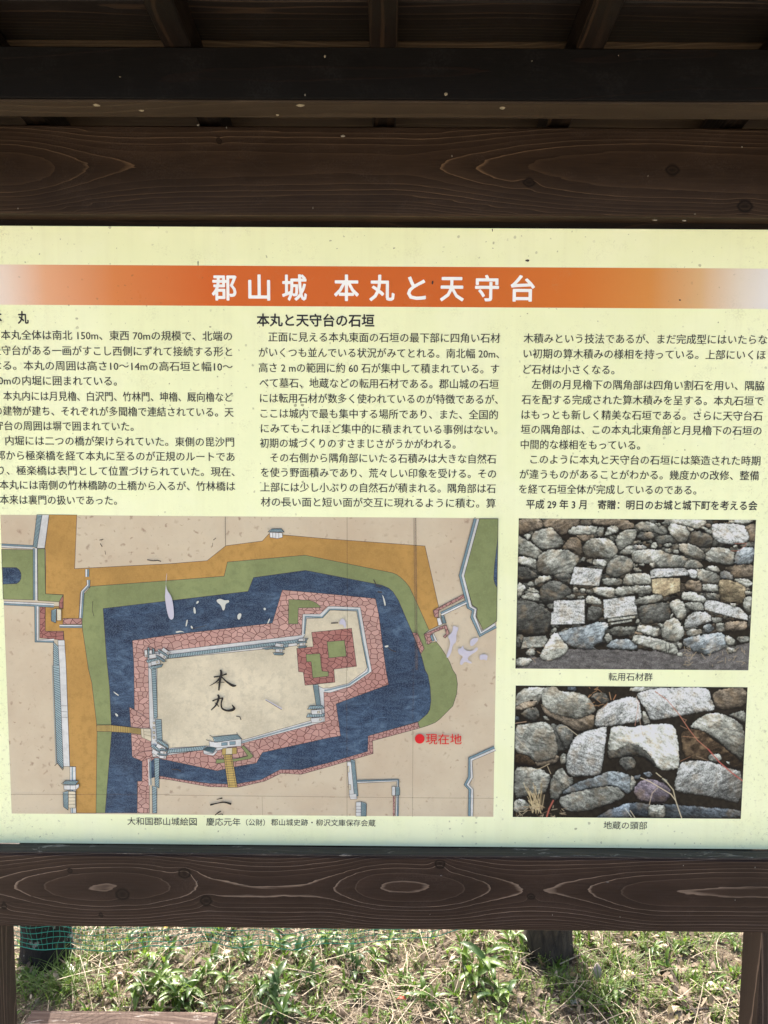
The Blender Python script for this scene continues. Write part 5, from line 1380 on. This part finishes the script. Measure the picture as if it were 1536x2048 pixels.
# trees ----------------------------------------------------------------
m_barkL = bark('dark_mossy_bark', (.005, .004, .0035), (.018, .013, .011), 1, (.22, .22, .20))
m_barkR = bark('brown_bark', (.016, .011, .008), (.075, .055, .038), 1.8)
m_crown = leaf_mat('tree_leaf', (.045, .085, .025), (.10, .15, .045), .3, .5)
def tree(x, y, r0, hgt, bark_m, label, seed, lean=(0, 0)):
    e = empty('tree', (x, y, gh(x, y))); tag(e, label, 'tree', 'trees growing behind the board')
    rr = random.Random(seed); nr = np.random.default_rng(seed)
    zs = np.concatenate([np.linspace(-.12, .9, 26), np.linspace(1.0, hgt, 22)]); ns = 28; V = []; F = []
    for z in zs:
        t = max(z, 0) / hgt
        rad = r0 * (1 - .62 * t) * (1 + .18 * math.exp(-max(z + .02, 0) / .05)) 
        for q in range(ns):
            a = q / ns * 6.2832
            k = 1 + (fbm(np.array([math.cos(a) * 2.2 + seed]), np.array([math.sin(a) * 2.2 + z * 1.6]), seed, 3)[0] - .5) * .34 + .05 * math.sin(a * 5 + seed) * math.exp(-max(z, 0) / .10)
            k += (fbm(np.array([a * 7]), np.array([z * 4]), seed + 4, 3)[0] - .5) * .12
            V.append((x + lean[0] * z + rad * k * math.cos(a), y + lean[1] * z + rad * k * math.sin(a), e.location.z + z))
    for i in range(len(zs) - 1):
        for q in range(ns): F.append((i * ns + q, i * ns + (q + 1) % ns, (i + 1) * ns + (q + 1) % ns, (i + 1) * ns + q))
    mesh_obj('trunk', V, F, bark_m, e, smooth=True)
    S = Soup()
    for k in range(9):
        a = k * 2.4 + rr.random(); z0 = hgt * rr.uniform(.5, .97); L = rr.uniform(.9, 1.7)
        p = Vector((x + lean[0] * z0, y + lean[1] * z0, z0 + e.location.z)); pts = [tuple(p)]; d = Vector((math.cos(a), math.sin(a), rr.uniform(.3, .9))).normalized()
        for q in range(5):
            d = (d + Vector((rr.uniform(-.25, .25), rr.uniform(-.25, .25), rr.uniform(-.1, .2)))).normalized(); p = p + d * L / 5; pts.append(tuple(p))
        Vt, Ft = tube(pts, [r0 * .30 * (1 - q / 5.6) for q in range(6)], 7)
        mesh_obj('limb', Vt, Ft, bark_m, e, smooth=True)
        for q in range(2, 6):
            for _ in range(26):
                o = nr.normal(size=3) * .26; c = np.array(pts[q]) + o
                Vl, Fl = ribbon(c, rr.random() * 6.28, R(rr.uniform(-30, 50)), rr.uniform(.05, .09), .03, 2, droop=.7, fold=.3); S.add(Vl, Fl, rr.random())
    S.obj('crown', m_crown, e)
xt, yt = G(1104, 1932, 0); tree(xt, yt + .07, .070, 4.2, m_barkR, 'brown tree trunk standing behind the board, right of its middle', 5)
xt, yt = G(72, 1945, 0); tree(xt, yt + .08, .072, 4.6, m_barkL, 'blackish tree trunk with white lichen behind the green netting', 8)

# green netting ---------------------------------------------------------
m = M('green_net_plastic'); m.color((.016, .24, .155)); m.rough(.4)
m_net = m.m
NX0, NX1 = G(-220, 1900, .1)[0] * 1.0, None
def netp(u, v):
    """u along the net (photo pixels), v = row height"""
    Yn = 2.10 + .16 * (u / 950.0) + .012 * math.sin(u * .03)
    sag = .004 * math.sin(u * .02) + .003 * math.sin(u * .061 + 1)
    zb = P(max(u, 20), 1895 + 5 * math.sin(u * .011) - (0 if u < 560 else (u - 560) * .085), Yn)[1]
    return (P(u, 1900, Yn)[0] + .002 * math.sin(v * 60 + u), Yn + .006 * math.sin(v * 20 + u * .05), zb + v + sag)
net = empty('garden_netting', netp(350, 0)); tag(net, 'green plastic mesh netting stretched low above the bank', 'netting')
def mk_strand(S, pts, r):
    V, F = tube(pts, r, 4); S.add(V, F, 0)
U0, U1 = -260, 1062
S = Soup()
for k in range(15): mk_strand(S, [netp(u, k * .0165 + .0015 * math.sin(u * .05 + k)) for u in np.arange(U0, U1, 14)], .00105 if k else .0015)
Sv = Soup()
for i, u in enumerate(np.arange(U0, U1, 10.5)): mk_strand(Sv, [netp(u + 1.5 * math.sin(k * 1.3 + i), k * .0165) for k in range(15)], .0006)
o = mesh_obj('mesh_strands', np.concatenate(S.V + Sv.V), S.F + [tuple(i + S.n for i in f) for f in Sv.F], m_net, net); o['kind'] = 'stuff'
for u in (U0, 520, U1 - 10):
    b = netp(u, .24); V, F = tube([(b[0], b[1] + .006, b[2] + .02), (b[0], b[1] + .006, b[2] - .02)], .004, 6)
    mesh_obj('clip', V, F, m_net, net)
a = [netp(u, .236) for u in np.arange(U0, U1, 14)]; V, F = tube(a, .0025, 6); mesh_obj('top_cord', V, F, m_net, net, smooth=True)
for u in (U0 - 4,):
    b = netp(u, 0); V, F = tube([(b[0], b[1] + .01, gh(b[0], b[1]) - .05), (b[0], b[1] + .01, b[2] + .36)], .008, 8)
    mesh_obj('stake', V, F, m_net, net)

# marks on the beams: pale cocoons and bits of lichen ---------------------
m = M('pale_cocoon'); m.color((.20, .17, .115)); m.rough(.9); m_coc = m.m
m = M('white_fleck'); m.color((.22, .20, .16)); m.rough(.9); m_flk = m.m
def spot(px, py, rx, rz, Y, mat, name='cocoon', face='front', zf=None, seed=0):
    if name == 'fleck': rx *= .8; rz *= .8
    rr = random.Random(seed + int(px)); n = 12; V = []
    if face == 'front':
        x, z = P(px, py, Y); s_ = Y / FPX
        V = [(x, Y - .0018, z)] + [(x + rx * s_ * math.cos(i / n * 6.2832) * rr.uniform(.7, 1.2), Y + .0003, z + rz * s_ * math.sin(i / n * 6.2832) * rr.uniform(.7, 1.2)) for i in range(n)]
    else:
        x, y = G(px, py, zf); s_ = Y / FPX
        V = [(x, y, zf - .0018)] + [(x + rx * s_ * math.cos(i / n * 6.2832) * rr.uniform(.8, 1.2), y + rz * s_ * 2.2 * math.sin(i / n * 6.2832) * rr.uniform(.8, 1.2), zf + .0003) for i in range(n)]
    F = [(0, 1 + i, 1 + (i + 1) % n) for i in range(n)]
    mesh_obj(name, V, F, mat, board)
for px, py, rx, rz in ((193, 210, 9, 4), (600, 211, 9, 3), (1005, 216, 6, 3.5), (283, 221, 6, 2), (555, 230, 4, 2)): spot(px, py, rx, rz, YE, m_coc, face='under', zf=zE0)
for px, py, rx, rz in ((686, 272, 6, 3.5), (396, 250, 4, 2), (453, 255, 1.5, 3), (904, 312, 1.3, 3), (1296, 352, 1, 2.5), (36, 417, 1, 2.5), (1390, 428, 3, 1), (1484, 294, 2, 2), (626, 416, 1, 3), (1368, 441, 6, 2), (1310, 440, 6, 1.6)): spot(px, py, rx, rz, YA, m_flk, 'fleck')
for px, py, rx, rz in ((610, 190, 2, 3), (1237, 111, 1.5, 1.5), (1064, 122, 1.3, 1.3), (240, 154, 3, .8), (650, 113, 3, 4), (892, 188, 5, 5)): spot(px, py, rx, rz, YE, m_flk if rx < 3 else m_coc, 'fleck')
for px, py, rx, rz in ((393, 1765, .8, 3), (1105, 1830, .8, 3), (395, 1762, .6, 2), (1215, 1764, 6, .7), (1470, 1800, 1, 3), (882, 1751, 3, 1), (1240, 1834, .8, 2.5), (860, 1829, .8, 2), (1367, 1731, 1, 2), (1510, 1735, 1, 3)): spot(px, py, rx, rz, YA, m_flk, 'fleck')
for px, py, rx, rz in ((1055, 521, 4.5, 2), (396, 526, 1, 5), (865, 565, 2, 4), (1360, 600, 2, 1.5), (985, 460, 1, 3)): spot(px, py, rx, rz, YP - .0004, m_ln, 'dirt_speck')
